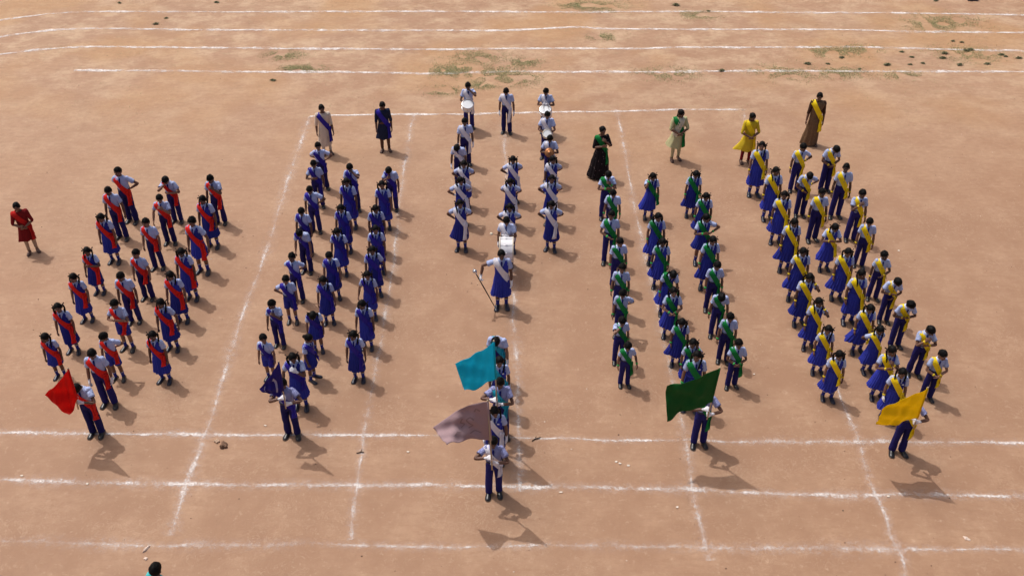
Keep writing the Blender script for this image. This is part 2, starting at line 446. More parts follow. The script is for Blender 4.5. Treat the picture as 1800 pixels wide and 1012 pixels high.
def head_pts(d, k=(1, 1, 1)):
    p = d * np.array([0.071, 0.089, 0.104]) * np.array(k)
    lo = np.clip(-d[:, 2], 0, 1)
    p[:, 0] *= 1 - 0.30 * lo ** 1.3
    p[:, 1] += np.where(d[:, 1] > 0, -0.050, -0.006) * lo * np.abs(d[:, 1])
    return HC + p


def build_body():
    g = Geo()
    T = [(.69, .085, .075), (.74, .110, .085), (.80, .112, .082), (.88, .100, .073), (.98, .106, .076), (1.08, .118, .080), (1.135, .122, .070), (1.175, .088, .056), (1.205, .046, .045), (1.28, .042, .045)]
    g.loft([ell(z, rx, ry, n=24) for z, rx, ry in T])
    g.ball(None, None, 28, 20, fn=head_pts)
    g.tube([(0, -.078, 1.372), (0, -.092, 1.345), (0, -.104, 1.325), (0, -.086, 1.314)], [.006, .010, .015, .008], 8, up=(1, 0, 0))
    g.ball((0, -.079, 1.291), (.026, .013, .009), 10, 7)
    g.ball((0, -.068, 1.262), (.024, .020, .018), 10, 7)
    g.ball((0, -.074, 1.378), (.045, .014, .012), 10, 7)
    for s in (-1, 1):
        g.ball((s * .074, .008, 1.335), (.011, .021, .031), 8, 8)
        n = 'R' if s < 0 else 'L'
        sh, a = J['uarm' + n], AD[s]
        g.ball(sh + np.array([-s * .012, 0, -.004]), (.040, .040, .040), 12, 8)
        g.tube([sh - a * .02, sh + a * .08, sh + a * .17, sh + a * .26, sh + a * .32, sh + a * .40, sh + a * .475, sh + a * .50], [.034, .037, .034, .031, .034, .029, .022, .022], 12)
        inn = np.array([-s * .866, 0, -.5])
        w = sh + a * .47
        g.tube([w, w + a * .03, w + a * .065, w + a * .092], [(.022, .016), (.034, .017), (.040, .016), (.038, .013)], 12, up=(0, 1, 0))
        for k, (oy, ln) in enumerate(((-.0295, .060), (-.0098, .070), (.0098, .066), (.0295, .052))):
            b0 = w + a * .080 + np.array([0, oy, 0])
            fan = np.array([0, oy * .30, 0])
            g.tube([b0, b0 + a * ln * .45 + fan * .4 + inn * .004, b0 + a * ln * .75 + fan * .8 + inn * .014, b0 + a * ln * .95 + fan + inn * .026], [.0088, .0086, .0078, .0058], 8)
        t0 = w + a * .022 + np.array([0, -.022, 0])
        g.tube([t0, t0 + a * .022 + np.array([0, -.020, 0]) + inn * .006, t0 + a * .046 + np.array([0, -.030, 0]) + inn * .014, t0 + a * .062 + np.array([0, -.032, 0]) + inn * .018], [.0125, .0110, .0095, .0065], 8)
        x = s * .07
        g.tube([(x, 0, .78), (x, 0, .70), (s * .074, 0, .58), (s * .08, 0, .43), (s * .08, .006, .37), (s * .081, .014, .29), (s * .082, .015, .16), (s * .082, .015, .08), (s * .082, .015, .045)],
               [.070, .074, .066, .050, .046, .049, .034, .029, .032], 14)
        g.tube([(s * .082, .045, .035), (s * .082, .01, .045), (s * .084, -.05, .032), (s * .087, -.11, .020), (s * .087, -.135, .016)], [(.024, .026), (.036, .030), (.030, .034), (.018, .036), (.012, .022)], 10, up=(0, 0, 1))
    me = g.mesh('body_union')
    o = bpy.data.objects.new('body_union', me)
    COL.objects.link(o)
    m = o.modifiers.new('a', 'REMESH')
    m.mode = 'VOXEL'
    m.voxel_size = 0.0052
    m = o.modifiers.new('b', 'SMOOTH')
    m.factor = 0.5
    m.iterations = 3
    m = o.modifiers.new('c', 'DECIMATE')
    m.ratio = 0.075
    dg = bpy.context.evaluated_depsgraph_get()
    ev = o.evaluated_get(dg)
    me2 = bpy.data.meshes.new_from_object(ev)
    me2.name = 'body'
    bpy.data.objects.remove(o)
    bpy.data.meshes.remove(me)
    me2.polygons.foreach_set('use_smooth', [True] * len(me2.polygons))
    me2.update()
    return me2


BODY = Part('body', mesh=build_body())
BODY.W = auto_w(BODY.V, BN)
# the head and neck never feel the arms
hd = sstep(1.215, 1.262, BODY.V[:, 2]) * (np.abs(BODY.V[:, 0]) < .11)
BODY.W = BODY.W * (1 - hd[:, None]) + bone_w(BODY.V, 'head') * hd[:, None]

# under clothes the same body is drawn in a little so that cloth never cuts through it
BODY_V = {}
for key, zlo in (('long', .12), ('short', .50)):
    V = BODY.V.copy()
    leg = (V[:, 2] < .78) & (np.abs(V[:, 0]) < .17)
    k = (sstep(zlo - .06, zlo + .04, V[:, 2]) * leg * .26)
    cx = np.sign(V[:, 0]) * .08
    V[:, 0] += (cx - V[:, 0]) * k
    V[:, 1] += (.004 - V[:, 1]) * k
    tor = (V[:, 2] >= .78) & (V[:, 2] < 1.12) & (np.abs(V[:, 0]) < .125)
    V[:, 0] *= np.where(tor, .92, 1)
    V[:, 1] *= np.where(tor, .90, 1)
    BODY_V[key] = V

# gloves: the hand's own surface, a little larger


def glove_part(side):
    s = -1 if side == 'R' else 1
    d = (BODY.V - J['hand' + side]) @ AD[s]
    far = (d > -0.045) & (s * BODY.V[:, 0] > .2)
    keep = [p for p in BODY.me.polygons if all(far[i] for i in p.vertices)]
    idx = sorted({i for p in keep for i in p.vertices})
    mp = {k: i for i, k in enumerate(idx)}
    g = Geo()
    g.add(BODY.V[idx] + BODY.N[idx] * 0.0045, [tuple(mp[i] for i in p.vertices) for p in keep])
    return Part('glove', g, BODY.W[idx])


GLOVES = {n: glove_part(n) for n in 'RL'}

# ------------------------------------------------------------------ clothes (rest pose)
TORSO = [(.78, .116, .084), (.84, .120, .087), (.90, .126, .092), (.96, .130, .094), (1.02, .136, .096), (1.08, .143, .096), (1.12, .147, .092), (1.15, .143, .084), (1.175, .122, .073), (1.195, .092, .063), (1.212, .062, .055)]


def torso_r(z):
    zs = [t[0] for t in TORSO]
    return np.interp(z, zs, [t[1] for t in TORSO]), np.interp(z, zs, [t[2] for t in TORSO])


def fine(T, k=2):
    out = []
    for a, b in zip(T[:-1], T[1:]):
        for i in range(k):
            out.append(tuple(np.array(a) + (np.array(b) - np.array(a)) * i / k))
    return out + [T[-1]]


def sleeve_rings(s, length, r0, r1, n=14, k=6, start=-.03):
    n_ = 'R' if s < 0 else 'L'
    sh, a = J['uarm' + n_], AD[s]
    b = np.array([0, 1.0, 0])
    c = np.cross(a, b)
    th = np.linspace(0, 2 * np.pi, n, endpoint=False)
    rings = []
    for i in range(k + 1):
        t = i / k
        r = r0 + (r1 - r0) * t
        if i == 0:
            for q, rr in ((-.032, .018), (-.026, .036), (-.010, .049)):
                rings.append(sh + a * (start + q) + np.outer(np.cos(th) * rr, b) + np.outer(np.sin(th) * rr * .95, c))
        rings.append(sh + a * (start + (length - start) * t) + np.outer(np.cos(th) * r, b) + np.outer(np.sin(th) * r * .95, c))
    rings.append(sh + a * (length - .012) + (rings[-1] - (sh + a * length)) * .86)
    return rings


def make_shirt(name, length=.155, r1=.062, hem=.80, grow=0.0, body_list=None):
    g = Geo()
    T = body_list or [t for t in TORSO if t[0] >= hem - .03]
    rg = g.loft([ell(z, rx + grow, ry + grow) for z, rx, ry in fine(T)], False, False)
    W = [torso_w(np.array(g.V))]
    for s in (-1, 1):
        n_ = 'R' if s < 0 else 'L'
        rs = sleeve_rings(s, length, .054 + grow, r1, k=6 if length < .2 else 10)
        ids = g.loft(rs, True, False)
        V = np.array(g.V)[list(ids)]
        d = (V - J['uarm' + n_]) @ AD[s]
        w = sstep(-.05, .05, d)[:, None]
        Wa = bone_w(V, 'uarm' + n_) if length < .2 else auto_w(V, ['uarm' + n_, 'farm' + n_])
        W.append(Wa * w + torso_w(V) * (1 - w))
    return Part(name, g, np.concatenate(W))


P_SHIRT = make_shirt('shirt')
g = Geo()
rings = []
for rx, ry, z, dz in ((.050, .048, 1.226, .004), (.058, .055, 1.224, .004), (.078, .072, 1.196, .020)):
    r = ell(z, rx, ry, cy=.004, n=28, e=2)
    r[:, 2] -= dz * np.clip(-r[:, 1] / ry, 0, 1) ** 3
    rings.append(r)
g.loft(rings, False, False)
P_COLLAR = Part('collar', g, torso_w(np.array(g.V)))


def strip(path, widths, thick=.004, nrm=(0, -1, 0)):
    """a flat band with thickness along a path in 3D, width across x"""
    g = Geo()
    rings = []
    for p, w in zip(path, widths):
        x, y, z = p
        rings.append(np.array([(x - w, y, z), (x, y - thick * 1.6, z), (x + w, y, z), (x, y + thick, z)]))
    g.loft(rings, True, True)
    return g


zs = np.linspace(1.190, .915, 9)
path = [(0, -(np.interp(z, [.9, 1.08, 1.15, 1.19], [.094, .099, .090, .068]) + .007), z) for z in zs]
g = strip(path, [.016, .020, .014, .017, .020, .023, .026, .026, .004])
P_TIE = Part('tie', g, torso_w(np.array(g.V)))

# trousers, shorts, leggings


def make_legs(name, hem, thigh, knee, cuff, wrinkle=.0):
    g = Geo()
    hips = [(.890, .1325, .0985), (.84, .1335, .0995), (.78, .134, .100), (.73, .128, .094), (.695, .112, .086)]
    ids = g.loft([ell(z, rx, ry) for z, rx, ry in hips], False, True)
    V = np.array(g.V)
    b = sstep(.80, .70, V[:, 2])[:, None] * .5
    W = [torso_w(V) * (1 - b) + auto_w(V, ['thighR', 'thighL']) * b]
    for s in (-1, 1):
        zz = np.concatenate([np.linspace(.77, .46, 7), np.linspace(.40, .06, 8)])
        zz = [z for z in zz if z > hem + .01] + [hem]
        rings = []
        for z in zz:
            r = np.interp(z, [.06, .42, .76], [cuff, knee, thigh])
            x = s * np.interp(z, [.06, .42, .76], [.083, .080, .066])
            y = np.interp(z, [.06, .3, .42, .76], [.012, .010, .002, 0])
            rings.append(ell(z, r, r * 1.05, x, y, n=16, e=2))
        rings.append(ell(hem + .012, r * .9, r * .95, x, y, n=16, e=2))
        ids = g.loft(rings, False, False)
        V = np.array(g.V)[list(ids)]
        n_ = 'R' if s < 0 else 'L'
        w = auto_w(V, ['thigh' + n_, 'shin' + n_])
        b = sstep(.70, .78, V[:, 2])[:, None] * .6
        W.append(w * (1 - b) + torso_w(V) * b)
    return Part(name, g, np.concatenate(W))


P_TROUSERS = make_legs('trousers', .045, .078, .066, .062)
P_SHORTS = make_legs('shorts', .47, .082, .084, .08)
P_LEGGINGS = make_legs('leggings', .07, .072, .053, .036)
g = Geo()
g.loft([ell(z, rx, ry) for z, rx, ry in ((.868, .1335, .0995), (.868, .1370, .1030), (.896, .1365, .1025), (.896, .1290, .0950))], False, False)
P_BELT = Part('belt', g, torso_w(np.array(g.V)))


def make_skirt(name, top, hem, R1, pleats=20, depth=.016, r0=None, rows=10, ryk=.86):
    n = pleats * 5
    th = np.linspace(0, 2 * np.pi, n, endpoint=False)
    rx0, ry0 = r0 or (.127, .095)
    rings = []
    for i in range(rows + 1):
        t = i / rows
        z = top + (hem - top) * t
        k = t ** .85
        rx, ry = rx0 + (R1 - rx0) * k, ry0 + (R1 * ryk - ry0) * k
        pl = depth * (0.12 + t) * (np.abs(((th * pleats / (2 * np.pi)) % 1) - .35) * 2 - .6) * (1 + .35 * np.sin(3 * th + 1))
        rr = np.stack([np.cos(th) * (rx + pl), np.sin(th) * (ry + pl), np.full(n, z) + .012 * t * np.sin(5 * th)], 1)
        rings.append(rr)
    g = Geo()
    g.loft(rings, False, False)
    V = np.array(g.V)
    return Part(name, g, torso_w(V))


P_SKIRT = make_skirt('skirt', .885, .33, .190, depth=.024)
P_SKIRT_S = make_skirt('skirt', .885, .47, .188, depth=.022)
# bodice of the pinafore with a V neck and bare armholes
BOD = [(z, rx + .007, ry + .007) for z, rx, ry in TORSO if z >= .84][:-1]
g = Geo()
g.loft([ell(z, rx, ry, n=56) for z, rx, ry in fine(BOD, 3)], False, False,
       skip=lambda c: (c[1] < 0 and c[2] > 1.035 and abs(c[0]) < (c[2] - 1.03) * .42) or (abs(c[0]) > .118 and c[2] > 1.085))
P_BODICE = Part('bodice', g, torso_w(np.array(g.V)))
g = Geo()
g.loft([ell(z, rx, ry) for z, rx, ry in ((.872, .134, .101), (.872, .138, .105), (.900, .137, .104), (.900, .133, .100))], False, False)
P_WAIST = Part('waistband', g, torso_w(np.array(g.V)))

# long tunic, gown and sari for the adults
KB = [(z, rx + .004, ry + .006) for z, rx, ry in TORSO]
P_KURTA_TOP = make_shirt('kurta', .30, .042, .80, .012)
P_KURTA_SKIRT = make_skirt('kurta_skirt', .82, .40, .178, pleats=9, depth=.018, r0=(.139, .107))
P_KURTA_LONG = make_skirt('kurta_skirt', .82, .30, .175, pleats=9, depth=.018, r0=(.139, .107))
P_GOWN_SKIRT = make_skirt('gown_skirt', .90, .045, .27, pleats=14, depth=.03, r0=(.130, .10), rows=14)
P_SARI_SKIRT = make_skirt('sari_skirt', .90, .035, .175, pleats=12, depth=.024, r0=(.130, .10), rows=14)


# sashes: a loop lying in the slanted plane from the right shoulder to the left hip, found by casting rays on the garment
def make_sash(parts, A=(-.122, 0, 1.172), B=(.122, 0, .790), half=.060, off=.013, mirror=False, name='sash'):
    vs, fs = [], []
    for p in parts:
        o = len(vs)
        vs += [tuple(v) for v in p.V]
        fs += [tuple(i + o for i in q.vertices) for q in p.me.polygons]
    bvh = BVHTree.FromPolygons(vs, fs)
    A, B = np.array(A, float), np.array(B, float)
    if mirror:
        A[0] *= -1
        B[0] *= -1
    C = A * .45 + B * .55
    e1 = (A - B) / np.linalg.norm(A - B)
    e2 = np.array([0, 1.0, 0])
    nn = np.cross(e1, e2)
    nphi, nw = 44, 7
    rad = np.zeros((nphi, nw))
    dirs = []
    for i in range(nphi):
        ph = 2 * np.pi * i / nphi
        d = np.cos(ph) * e1 + np.sin(ph) * e2
        dirs.append(d)
        for k in range(nw):
            w = (k / (nw - 1) - .5) * 2 * half
            best = 0.0
            oo = Vector(C + nn * w)
            dd = Vector(d)
            start = oo.copy()
            for _ in range(6):
                hit = bvh.ray_cast(start, dd)
                if hit[0] is None:
                    break
                ln = (hit[0] - oo).length
                if ln > .30:
                    break
                best = ln
                start = hit[0] + dd * 1e-3
            rad[i, k] = best
    for k in range(nw):
        col = rad[:, k]
        bad = (col < .03) | (col > .34)
        if bad.any():
            good = np.where(~bad)[0]
            col[bad] = np.interp(np.where(bad)[0], good, col[good], period=nphi)
    for _ in range(2):
        rad = np.maximum(rad, (np.roll(rad, 1, 0) + np.roll(rad, -1, 0)) / 2)
        rad = (np.roll(rad, 1, 0) + 2 * rad + np.roll(rad, -1, 0)) / 4
    g = Geo()
    rings = []
    for i in range(nphi):
        wv = (np.arange(nw) / (nw - 1) - .5) * 2 * half
        row = []
        for k in range(nw):
            fold = .003 * math.sin(k * 2.1 + .6)
            row.append(C + nn * wv[k] + dirs[i] * (rad[i, k] + off + fold))
        rings.append(row)
    rings.append(rings[0])
    g.loft(rings, False, False, closed=False)
    # inner face so that the band has thickness
    g.loft([[np.array(p) - dirs[i % nphi] * .003 for p in r] for i, r in enumerate(rings)][::-1], False, False, closed=False)
    return Part(name, g, torso_w(np.array(g.V)))


def make_tail(name, r0, r1, z0=.83, phi=-52.0):
    """two loose ends hanging from the knot at the left hip, lying on the garment; r0, r1 = (rx, ry) at the hip and 0.4 m below"""
    g = Geo()
    for k, (ln, da, tw) in enumerate(((.40, 0.0, .25), (.29, 16.0, -.30))):
        rings = []
        for i in range(10):
            t = i / 9
            z = z0 - ln * t
            q = ln * t / .4
            rx_, ry_ = r0[0] + (r1[0] - r0[0]) * q, r0[1] + (r1[1] - r0[1]) * q
            a = R(phi + da + 5 * math.sin(4 * t + k))
            n = np.array([math.cos(a), math.sin(a), 0])
            tg = np.array([-math.sin(a), math.cos(a), 0])
            w = tw + .45 * math.sin(3.2 * t + 2 * k)
            u = tg * math.cos(w) + n * math.sin(w) * .5
            hw = .030 + .030 * t ** .7
            c = np.array([math.cos(a) * (rx_ + .018 + .010 * k), math.sin(a) * (ry_ + .018 + .010 * k), z]) + n * .006 * math.sin(9 * t)
            rings.append([c - u * hw, c + n * .010 - u * hw * .3, c + n * .004 + u * hw * .4, c + u * hw, c - n * .003])
        g.loft(rings, True, True)
    a = R(phi + 8)
    g.ball((math.cos(a) * (r0[0] + .012), math.sin(a) * (r0[1] + .012), z0 + .004), (.030, .028, .030), 10, 7)
    return Part(name, g, bone_w(np.array(g.V), 'pelvis'))


P_SASH_T = make_sash([P_SHIRT, P_TROUSERS])
P_SASH_D = make_sash([P_BODICE, P_SHIRT, P_SKIRT], off=.016)
P_SASH_K = make_sash([P_KURTA_TOP, P_KURTA_SKIRT], off=.016)
P_TAIL_T = make_tail('sash_tail', (.138, .104), (.150, .112))
P_TAIL_D = make_tail('sash_tail', (.146, .112), (.205, .172))
P_STOLE = make_sash([P_KURTA_TOP, P_KURTA_SKIRT], A=(-.06, 0, 1.20), B=(.14, 0, .72), half=.075, off=.018, mirror=True, name='stole')
P_PALLU = make_sash([P_KURTA_TOP, P_SARI_SKIRT], A=(.075, 0, 1.195), B=(-.14, 0, .80), half=.105, off=.008, name='pallu')

# wrist bands, socks, shoes
P_BAND = {}
P_SOCK = {}
P_SHOE, P_SOLE, P_SANDAL = {}, {}, {}
for s, n_ in ((-1, 'R'), (1, 'L')):
    g = Geo()
    sh, a = J['uarm' + n_], AD[s]
    g.tube([sh + a * .425, sh + a * .425, sh + a * .462, sh + a * .462], [.026, .032, .030, .024], 12, cap=False)
    P_BAND[n_] = Part('wristband', g, bone_w(np.array(g.V), 'farm' + n_))
    g = Geo()
    zz = [(.06, .036), (.09, .034), (.13, .037), (.165, .041), (.20, .045), (.218, .047)]
    rings = [ell(z, r, r * 1.08, s * .082, .014, n=14, e=2) for z, r in zz]
    g.loft(rings[:5], False, False)
    g.loft(rings[4:], False, False, mat=1)
    P_SOCK[n_] = Part('sock', g, auto_w(np.array(g.V), ['shin' + n_]))
    x = s * .084

    def shoe(low, hgt, wide):
        g = Geo()
        rings = []
        for y, hz, hw in ((.075, .045, .024), (.062, hgt * .9, .034), (.03, hgt, .038), (-.01, hgt * .92, .039), (-.05, hgt * .70, .042), (-.09, .048, .046), (-.125, .042, .044), (-.15, .034, .034), (-.165, .022, .018)):
            th = np.linspace(0, 2 * np.pi, 14, endpoint=False)
            c_, s_ = np.cos(th), np.sin(th)
            rings.append(np.stack([x + s * .004 + c_ * hw * wide * 1.14, np.full(14, y * 1.1), np.where(s_ > 0, .014 + s_ * (hz * 1.1 - .014), .014 + s_ * .006)], 1))
        g.loft(rings)
        return g
    P_SHOE[n_] = Part('shoe', shoe(0, .082, 1.0), bone='foot' + n_)
    P_SANDAL[n_] = Part('sandal', shoe(0, .046, .92), bone='foot' + n_)
    g = Geo()
    out = [(.080, .026), (.06, .037), (.0, .040), (-.06, .045), (-.11, .049), (-.15, .040), (-.172, .018)]
    loop = [(x + s * .004 + w * 1.13, y * 1.1) for y, w in out] + [(x + s * .004 - w * 1.13, y * 1.1) for y, w in out[::-1]]
    g.loft([[(px, py, z) for px, py in loop] for z in (0.0, .018)])
    P_SOLE[n_] = Part('sole', g, bone='foot' + n_)

# ------------------------------------------------------------------ heads: hair, plaits, eyes


def cap(front, side, back, k, fluff, seed, n=30, rows=11):
    rs = np.random.default_rng(seed)
    g = Geo()
    th = np.linspace(0, 2 * np.pi, n, endpoint=False)
    cy = np.sin(th)                      # -1 is the face side
    z_hl = np.where(cy < 0, side + (front - side) * np.clip(-cy, 0, 1) ** 1.5, side + (back - side) * np.clip(cy, 0, 1) ** .8)
    z_hl = z_hl + rs.uniform(-.006, .006, n)
    ang = np.arccos(np.clip((z_hl - HC[2]) / .104, -.95, .95))
    rings = []
    ph = rs.uniform(0, 6, 6)
    for i in range(1, rows + 1):
        a = ang * i / rows
        d = np.stack([np.cos(th) * np.sin(a), np.sin(th) * np.sin(a), np.cos(a)], 1)
        f = 1 + fluff * (np.sin(5 * th + ph[0] + 3 * i / rows) * .5 + np.sin(9 * th + ph[1] + i) * .35 + np.sin(i * 1.7 + ph[2]) * .3 + rs.uniform(-.6, .6, n))
        rings.append(HC + (head_pts(d) - HC) * np.array(k) * f[:, None])
    last = HC + (rings[-1] - HC) * .90
    rings.append(last)
    g.loft(rings, True, False)
    return g


HAIRS = {}
for i in range(4):
    HAIRS['boy%d' % i] = Part('hair', cap(1.398, 1.348 + .006 * i, 1.280, (1.17, 1.14, 1.14 + .02 * i), .040 + .008 * i, 20 + i, 38, 14), bone='head')
for i in range(3):
    HAIRS['girl%d' % i] = Part('hair', cap(1.408, 1.325, 1.258, (1.13, 1.13, 1.10), .020, 40 + i), bone='head')
g = cap(1.395, 1.33, 1.27, (1.32, 1.24, 1.26), .06, 66, 40, 15)
HAIRS['curly'] = Part('hair', g, bone='head')


def plait(s, kind):
    g = Geo()
    if kind == 'long':
        base = [(s * .070, .040, 1.350), (s * .088, .030, 1.318), (s * .094, .000, 1.285), (s * .092, -.035, 1.245), (s * .088, -.062, 1.205), (s * .084, -.082, 1.165), (s * .082, -.094, 1.120), (s * .080, -.100, 1.075)]
        r = [.020, .019, .018, .017, .016, .015, .013, .007]
    else:
        base = [(s * .068, .045, 1.360), (s * .096, .040, 1.335), (s * .108, .015, 1.300), (s * .108, -.015, 1.262), (s * .100, -.035, 1.232), (s * .092, -.028, 1.212), (s * .088, -.008, 1.240), (s * .088, .014, 1.290)]
        r = [.019, .019, .018, .017, .016, .015, .015, .012]
    pts, rr = [], []
    for i in range(len(base) - 1):
        for q in range(3):
            t = q / 3
            pts.append(np.array(base[i]) * (1 - t) + np.array(base[i + 1]) * t)
            rr.append((r[i] * (1 - t) + r[i + 1] * t) * (1.14 if (i * 3 + q) % 2 else .86))
    g.tube(pts, rr, 8)
    return Part('plait', g, bone='head')


PLAITS = {(s, k): plait(s, k) for s in (-1, 1) for k in ('long', 'loop')}


def bow(s, z=1.362):
    g = Geo()
    c = np.array([s * .086, .040, z])
    for q in (-1, 1):
        d = np.array([s * .030, q * .030, .012 * q + .006])
        g.tube([c, c + d * .5, c + d * 1.0, c + d * 1.25], [(.006, .004), (.016, .006), (.021, .007), (.008, .004)], 8, up=(0, 0, 1))
    g.ball(c, (.011, .011, .011), 8, 6)
    return Part('ribbon', g, bone='head')


BOWS = {s: bow(s) for s in (-1, 1)}
g = Geo()
g.tube([(0, .085, 1.35), (0, .112, 1.345), (0, .120, 1.30), (0, .108, 1.24), (0, .098, 1.17), (0, .100, 1.09), (0, .104, 1.02)], [.022, .026, .026, .024, .022, .018, .008], 10, up=(1, 0, 0))
TAILH = Part('ponytail', g, bone='head')
g = Geo()
g.ball((0, .100, 1.345), (.040, .034, .040), 12, 9)
BUN = Part('bun', g, bone='head')
EYES = {}
for s in (-1, 1):
    g = Geo()
    g.ball((s * .030, -.0735, 1.352), (.0125, .0085, .0075), 10, 8)
    for k, q in enumerate(g.F):
        if np.mean([g.V[i][1] for i in q]) < -.0785:
            g.M[k] = 1
    EYES[s] = Part('eye', g, bone='head')
BROWS = {}
for s in (-1, 1):
    g = Geo()
    g.tube([(s * .013, -.086, 1.374), (s * .030, -.083, 1.380), (s * .050, -.068, 1.373)], [(.004, .004), (.005, .005), (.002, .002)], 6, up=(0, 0, 1))
    BROWS[s] = Part('eyebrow', g, bone='head')
g = Geo()
g.tube([(-.024, -.080, 1.290), (-.010, -.0905, 1.2935), (0, -.0925, 1.2915), (.010, -.0905, 1.2935), (.024, -.080, 1.290)], [(.002, .002), (.006, .004), (.0065, .004), (.006, .004), (.002, .002)], 6, up=(0, 0, 1))
LIPS = Part('lips', g, bone='head')

# ------------------------------------------------------------------ the ground


FALLOFF_X, FALLOFF_Y = -60.0, 23.0


def ground_mat():
    m, nt, b = new_mat('red_dust_earth')
    tc = nt.nodes.new('ShaderNodeTexCoord')
    co = tc.outputs['Object']
    big = noise_node(nt, co, 0.16, 5, 0.6)
    base = ramp(nt, big, [(0.30, (0.365, 0.202, 0.114)), (0.50, (0.415, 0.248, 0.150)), (0.70, (0.425, 0.278, 0.168))])
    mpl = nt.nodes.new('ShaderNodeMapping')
    mpl.inputs['Location'].default_value = (FALLOFF_X, FALLOFF_Y, 0)
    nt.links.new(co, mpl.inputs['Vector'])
    soil_falloff = noise_node(nt, mpl.outputs[0], 0.045, 3, 0.5)  # browner soil tone that also paints light falloff across the field into the colour
    base = mix(nt, ramp(nt, soil_falloff, [(0.40, (0, 0, 0)), (0.60, (0.9, 0.9, 0.9))]), base, (0.318, 0.182, 0.108))
    mid = noise_node(nt, co, 0.9, 6, 0.62)
    base = mix(nt, ramp(nt, mid, [(0.42, (0, 0, 0)), (0.75, (0.75, 0.75, 0.75))]), base, (0.470, 0.305, 0.194))
    # worn streaks and scuffs
    mp = nt.nodes.new('ShaderNodeMapping')
    mp.inputs['Rotation'].default_value = (0, 0, 0.5)
    mp.inputs['Scale'].default_value = (1.0, 3.2, 1.0)
    nt.links.new(co, mp.inputs['Vector'])
    streak = noise_node(nt, mp.outputs[0], 2.6, 7, 0.68)
    base = mix(nt, ramp(nt, streak, [(0.47, (0, 0, 0)), (0.66, (0.8, 0.8, 0.8))]), base, (0.330, 0.190, 0.112))
    # scuffs left by shoes: thin curved pale and dark scratches in trodden areas
    sc_ = N(nt, 'ShaderNodeTexNoise', Scale=3.6, Detail=3.0, Roughness=0.6, Distortion=2.6)
    nt.links.new(co, sc_.inputs['Vector'])
    trod = ramp(nt, noise_node(nt, co, 0.6, 4, 0.6), [(0.46, (0, 0, 0)), (0.62, (1, 1, 1))])
    pale = ramp(nt, sc_.outputs['Fac'], [(0.505, (0, 0, 0)), (0.53, (1, 1, 1)), (0.555, (0, 0, 0))])
    deep = ramp(nt, sc_.outputs['Fac'], [(0.44, (0, 0, 0)), (0.46, (1, 1, 1)), (0.485, (0, 0, 0))])
    base = mix(nt, math_node(nt, 'MULTIPLY', math_node(nt, 'MULTIPLY', pale, trod), 0.38), base, (0.56, 0.40, 0.275))
    base = mix(nt, math_node(nt, 'MULTIPLY', math_node(nt, 'MULTIPLY', deep, trod), 0.32), base, (0.275, 0.155, 0.092))
    # straw-pale far end of the field
    sep = nt.nodes.new('ShaderNodeSeparateXYZ')
    nt.links.new(co, sep.inputs[0])
    far = math_node(nt, 'MULTIPLY', math_node(nt, 'SUBTRACT', sep.outputs['Y'], 22.0), 0.11, clamp=True)
    mpf = nt.nodes.new('ShaderNodeMapping')
    mpf.inputs['Rotation'].default_value = (0, 0, -0.25)
    mpf.inputs['Scale'].default_value = (1.0, 1.3, 1.0)
    nt.links.new(co, mpf.inputs['Vector'])
    pn = ramp(nt, noise_node(nt, mpf.outputs[0], 0.75, 10, 0.74), [(0.46, (0, 0, 0)), (0.60, (1, 1, 1))])
    tuft = ramp(nt, noise_node(nt, mpf.outputs[0], 2.4, 9, 0.78), [(0.54, (0, 0, 0)), (0.68, (1, 1, 1))])
    base = mix(nt, math_node(nt, 'MULTIPLY', math_node(nt, 'MULTIPLY', far, pn), 0.6), base, (0.585, 0.425, 0.280))
    on = ramp(nt, noise_node(nt, co, 0.23, 3, 0.5), [(0.48, (0, 0, 0)), (0.62, (1, 1, 1))])
    base = mix(nt, math_node(nt, 'MULTIPLY', math_node(nt, 'MULTIPLY', far, on), 0.6), base, (0.440, 0.250, 0.110))
    fine = noise_node(nt, co, 7.0, 10, 0.80)
    base = mix(nt, math_node(nt, 'MULTIPLY', math_node(nt, 'MULTIPLY', far, tuft), 0.45), base, (0.300, 0.225, 0.120))
    base = mix(nt, ramp(nt, fine, [(0.30, (0.8, 0.8, 0.8)), (0.50, (0, 0, 0))]), base, (0.330, 0.190, 0.118))
    base = mix(nt, ramp(nt, fine, [(0.56, (0, 0, 0)), (0.72, (0.75, 0.75, 0.75))]), base, (0.57, 0.41, 0.29))
    sp = N(nt, 'ShaderNodeTexVoronoi', Scale=11.0)
    nt.links.new(co, sp.inputs['Vector'])
    sn = ramp(nt, noise_node(nt, co, 1.7, 4), [(0.52, (0, 0, 0)), (0.62, (1, 1, 1))])
    spk = math_node(nt, 'MULTIPLY', ramp(nt, sp.outputs['Distance'], [(0.10, (1, 1, 1)), (0.17, (0, 0, 0))]), sn)
    base = mix(nt, math_node(nt, 'MULTIPLY', spk, 0.18), base, (0.20, 0.11, 0.07))
    base = mix(nt, 1.0, base, (0.985, 0.965, 0.935), 'MULTIPLY')
    nt.links.new(base, b.inputs['Base Color'])
    b.inputs['Roughness'].default_value = 0.72
    b.inputs['Specular IOR Level'].default_value = 0.45
    h = math_node(nt, 'ADD', math_node(nt, 'MULTIPLY', noise_node(nt, co, 1.9, 9, 0.66), 1.6), math_node(nt, 'MULTIPLY', fine, 0.45))
    bn = N(nt, 'ShaderNodeBump', Strength=0.40, Distance=0.035)
    nt.links.new(h, bn.inputs['Height'])
    nt.links.new(bn.outputs[0], b.inputs['Normal'])
    return m


